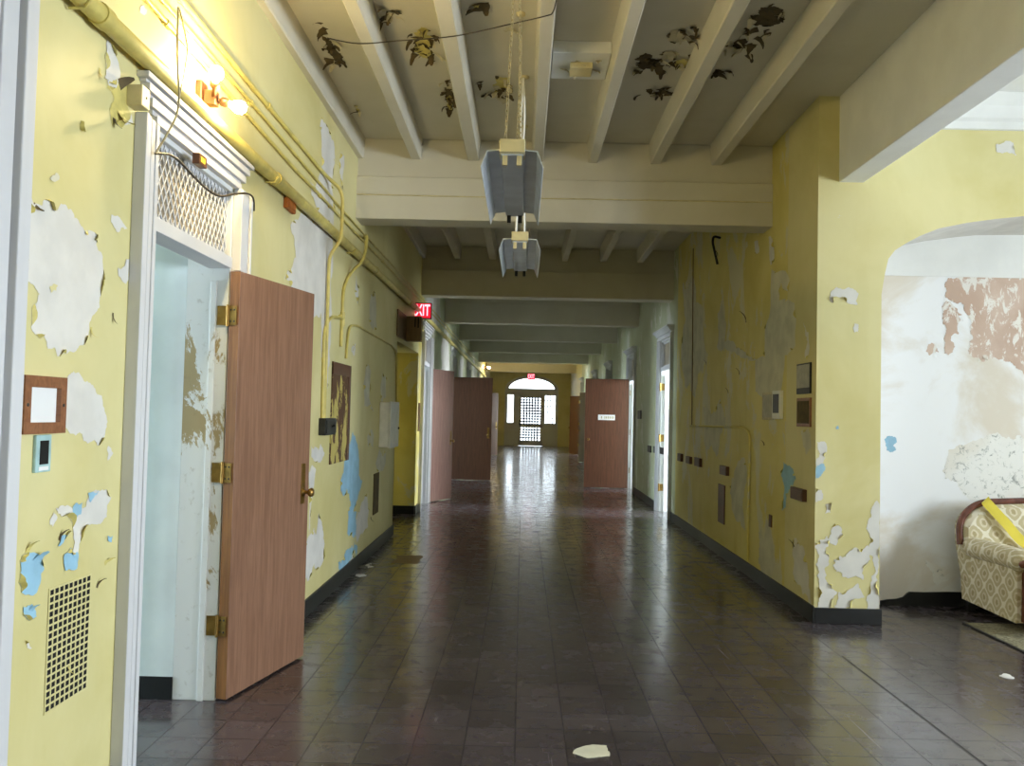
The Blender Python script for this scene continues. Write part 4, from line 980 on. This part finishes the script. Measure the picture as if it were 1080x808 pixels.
# ------------------------------------------------------------------ sofa
S = empty('sofa', (4.4, 6.6, 0), label='cream damask sofa with carved wooden trim in the arched alcove', cat='sofa')
sx0, sx1 = 3.55, 5.25
def arm(x0, x1, sgn):
    M_ = lambda x: x if sgn < 0 else x0+x1-x                           # the right arm mirrors the left
    m = MB()
    prof = [(6.17, .085), (6.17, .47), (6.22, .52), (6.55, .53), (6.85, .54), (6.97, .55), (6.985, .5), (6.93, .10)]
    xs_ = sorted((M_(x0), M_(x1-.02)))
    m.prism([(xs_[0], y, z) for y, z in prof], (xs_[1]-xs_[0], 0, 0))
    part(m, 'arm', 'fabric', S, .018)
    r = MB(); pth = [(M_(x0+.045), 6.135, .50), (M_(x0+.045), 6.22, .525), (M_(x0+.04), 6.45, .53), (M_(x0+.035), 6.7, .525), (M_(x0+.03), 6.93, .53)]
    ring = smooth(pth, 4); n = len(ring)-1
    r.tube(ring, .08, 0, 16, rr=[.056, .072]+[.082]*(n-3)+[.074, .06]); part(r, 'arm_pad', 'fabric', S)
    q = MB()
    c = [(M_(x), y, z) for x, y, z in [(x0-.005, 6.10, .515), (x0+.035, 6.075, .52), (x0+.06, 6.06, .47), (x0+.062, 6.06, .38), (x0+.05, 6.065, .28), (x0+.052, 6.06, .20), (x0+.085, 6.05, .145), (x0+.115, 6.045, .16)]]
    sm = smooth(c, 5); q.tube(sm, .03, 0, 12, rr=[.018+.016*math.sin(math.pi*min(1, .15+1.1*i/len(sm))) for i in range(len(sm))])
    q.sphere((M_(x0+.0), 6.10, .515), .026, 0, 10); q.sphere((M_(x0+.115), 6.045, .15), .03, 0, 10)
    q.prism([(M_(x0+.03), 6.06, .10), (M_(x0+.075), 6.06, .10), (M_(x0+.085), 6.06, .50), (M_(x0+.035), 6.06, .50)], (0, .115, 0))
    part(q, 'arm_post', 'redbrown', S)
arm(sx0, sx0+.17, -1); arm(sx1-.17, sx1, 1)
# back: a rounded panel between arms, raked
bx0, bx1 = sx0-.055, sx1+.055
def backprof(ins=0, n=10):
    pts = [(bx0+ins, .54)]
    pts += [(bx0+ins, .60)]
    r = .26
    for i in range(n+1):
        t = math.pi/2*i/n; pts.append((bx0+ins+r*(1-math.cos(t))*1.05, .64+(.24-ins)*math.sin(t)))
    mid_ = (bx0+bx1)/2
    left = pts+[((bx0+ins+r*1.05+mid_)/2, .895-ins)]
    return left+[(mid_, .90-ins)]+[(2*mid_-x, z) for x, z in left[::-1]]
bp = backprof()
yb = lambda z: 6.90+(z-.3)*.12
m = MB(); base = [(bx0+.05, .25)]+backprof(.02)+[(bx1-.05, .25)]
n = len(base)
fr_ = [(x, yb(z)-.09, z) for x, z in base]; mi_ = [(x+(.03 if x < 4.4 else -.03), yb(z)-.125, z-(.03 if z > .7 else 0)) for x, z in base]; bk = [(x, min(yb(z)+.03, 7.06), z) for x, z in base]
m.add(mi_+fr_+bk, [tuple(range(n))]+[(i, (i+1) % n, n+(i+1) % n, n+i) for i in range(n)]+[(n+i, n+(i+1) % n, 2*n+(i+1) % n, 2*n+i) for i in range(n)]+[tuple(range(2*n, 3*n))[::-1]], 0)
part(m, 'backrest', 'fabric', S, .006)
m = MB(); m.tube(smooth([(x, yb(z)-.075, z) for x, z in bp], 3), .026, 0, 10); part(m, 'back_rail', 'redbrown', S, label='polished red-brown wooden back rail')
m = MB(); m.box(sx0+.17, sx1-.17, 6.09, 6.82, .27, .43); part(m, 'seat_cushion', 'fabric', S, .04)
m = MB(); m.box(sx0+.10, sx1-.10, 6.13, 6.9, .12, .27); part(m, 'seat_base', 'fabric', S, .01)
m = MB(); m.box(sx0+.1, sx1-.1, 6.09, 6.13, .10, .18); part(m, 'front_rail', 'redbrown', S, .008)
for x in (sx0+.06, sx1-.06):
    k = MB(); k.lathe((x-.0, 6.09, .009), [(.02, 0), (.024, .01), (.016, .026), (.02, .04), (.034, .065), (.028, .085), (.034, .1), (.034, .12)], (0, 0, 1), 0, 14); part(k, 'leg', 'redbrown', S)
for x in (sx0+.06, sx1-.06):
    k = MB(); k.prism([(x-.03, 6.90, .008), (x+.03, 6.90, .008), (x+.03, 6.95, .008), (x-.03, 6.95, .008)], (0, -.02, .10)); part(k, 'leg', 'iron', S)
# caution tape
tp = MB()
line = [(3.655, 7.02, .60), (3.66, 7.0, .80), (3.69, 6.935, .905), (3.73, 6.86, .90), (3.78, 6.825, .84), (3.95, 6.80, .66), (4.12, 6.76, .50), (4.25, 6.66, .445), (4.6, 6.3, .44)]
sm = smooth([hit(1038.5, 529, 1, 6.90)+Vector((-.02, .1, -.2)), hit(1038.5, 529, 1, 6.90), hit(1041, 530.5, 1, 6.835), hit(1061, 552, 1, 6.78), hit(1082, 574, 1, 6.75), (4.2, 6.70, .46), (4.55, 6.3, .437)], 6)
wv = Vector((.028, .0, .026))
vs = []
for p in sm: vs += [p-wv, p+wv, p+wv+Vector((0, -.002, 0)), p-wv+Vector((0, -.002, 0))]
fs = []
for i in range(len(sm)-1):
    a = i*4
    for j in range(4): fs.append((a+j, a+(j+1) % 4, a+4+(j+1) % 4, a+4+j))
tp.add(vs, fs, 0, False); at_origin(tp.build('barrier_tape', 'tape', label='yellow barrier tape stretched diagonally across the sofa back', cat='tape'), (3.7, 6.85, .88))
# rug
m = MB(); m.box(3.345, 6.2, 4.0, 6.5, 0, .008); o = at_origin(m.build('rug', 'rug', label='olive woven rug under the sofa at the alcove', cat='rug'), (4.7, 5.2, 0))
k = MB(); k.box(3.33, 3.352, 4.0, 6.5, .0, .0095); part(k, 'binding', 'iron', o, .002)

# ------------------------------------------------------------------ litter on the floor
def chip(px, mat, label, cat='paint chip', h=.004, amp=.15):
    P = [hit(x, y, 2, 0) for x, y in px]; r = ragged([(p.x, p.y) for p in P], amp, .02)
    m = MB(); m.prism([(x, y, .0005) for x, y in r], (0, 0, h)); c = P[0]
    at_origin(m.build('paint_chip' if cat == 'paint chip' else 'tile_piece', mat, label=label, cat=cat), (c.x, c.y, 0))
chip([(604,795),(612,789),(625,786),(640,787),(643,798),(620,800)], 'plaster_grey', 'pale broken tile piece on the floor at the bottom of the photo', 'tile', .003, .08)
chip([(412,594),(418,586),(444,586),(440,595)], 'box_wood', 'yellowed bare tile on the floor near the left baseboard', 'tile', .0012, .06)
chip([(386,596),(392,595),(394,598),(388,599)], 'plaster', 'white paint chip just left of the yellowed tile', amp=.2)
chip([(376,606),(384,606),(383,608),(377,608)], 'plaster', 'white paint chip lying against the left baseboard', amp=.2)
chip([(1058,711),(1064,712),(1063,716),(1058,715)], 'plaster', 'white paint chip on the floor in front of the rug', amp=.2)

# ------------------------------------------------------------------ camera, sky, view
cam = bpy.data.cameras.new('camera'); co = bpy.data.objects.new('camera', cam); C.objects.link(co)
cam.sensor_width = 36; cam.sensor_fit = 'HORIZONTAL'; cam.lens = F/1080*36; cam.clip_start = .05; cam.clip_end = 200
m4 = ROT.to_4x4(); m4.translation = (0, 0, EYE); co.matrix_world = m4
sc = bpy.context.scene; sc.camera = co
w = bpy.data.worlds.new('sky'); sc.world = w; w.use_nodes = True
bg = w.node_tree.nodes['Background']; bg.inputs[0].default_value = (.80, .91, 1, 1); bg.inputs[1].default_value = 5.5
sc.view_settings.view_transform = 'Standard'; sc.view_settings.look = 'None'; sc.view_settings.gamma = 1; sc.view_settings.exposure = -.18
sc.view_settings.use_curve_mapping = False
sc.cycles.use_denoising = True
sc.cycles.max_bounces = 10; sc.cycles.diffuse_bounces = 6; sc.cycles.sample_clamp_indirect = 8
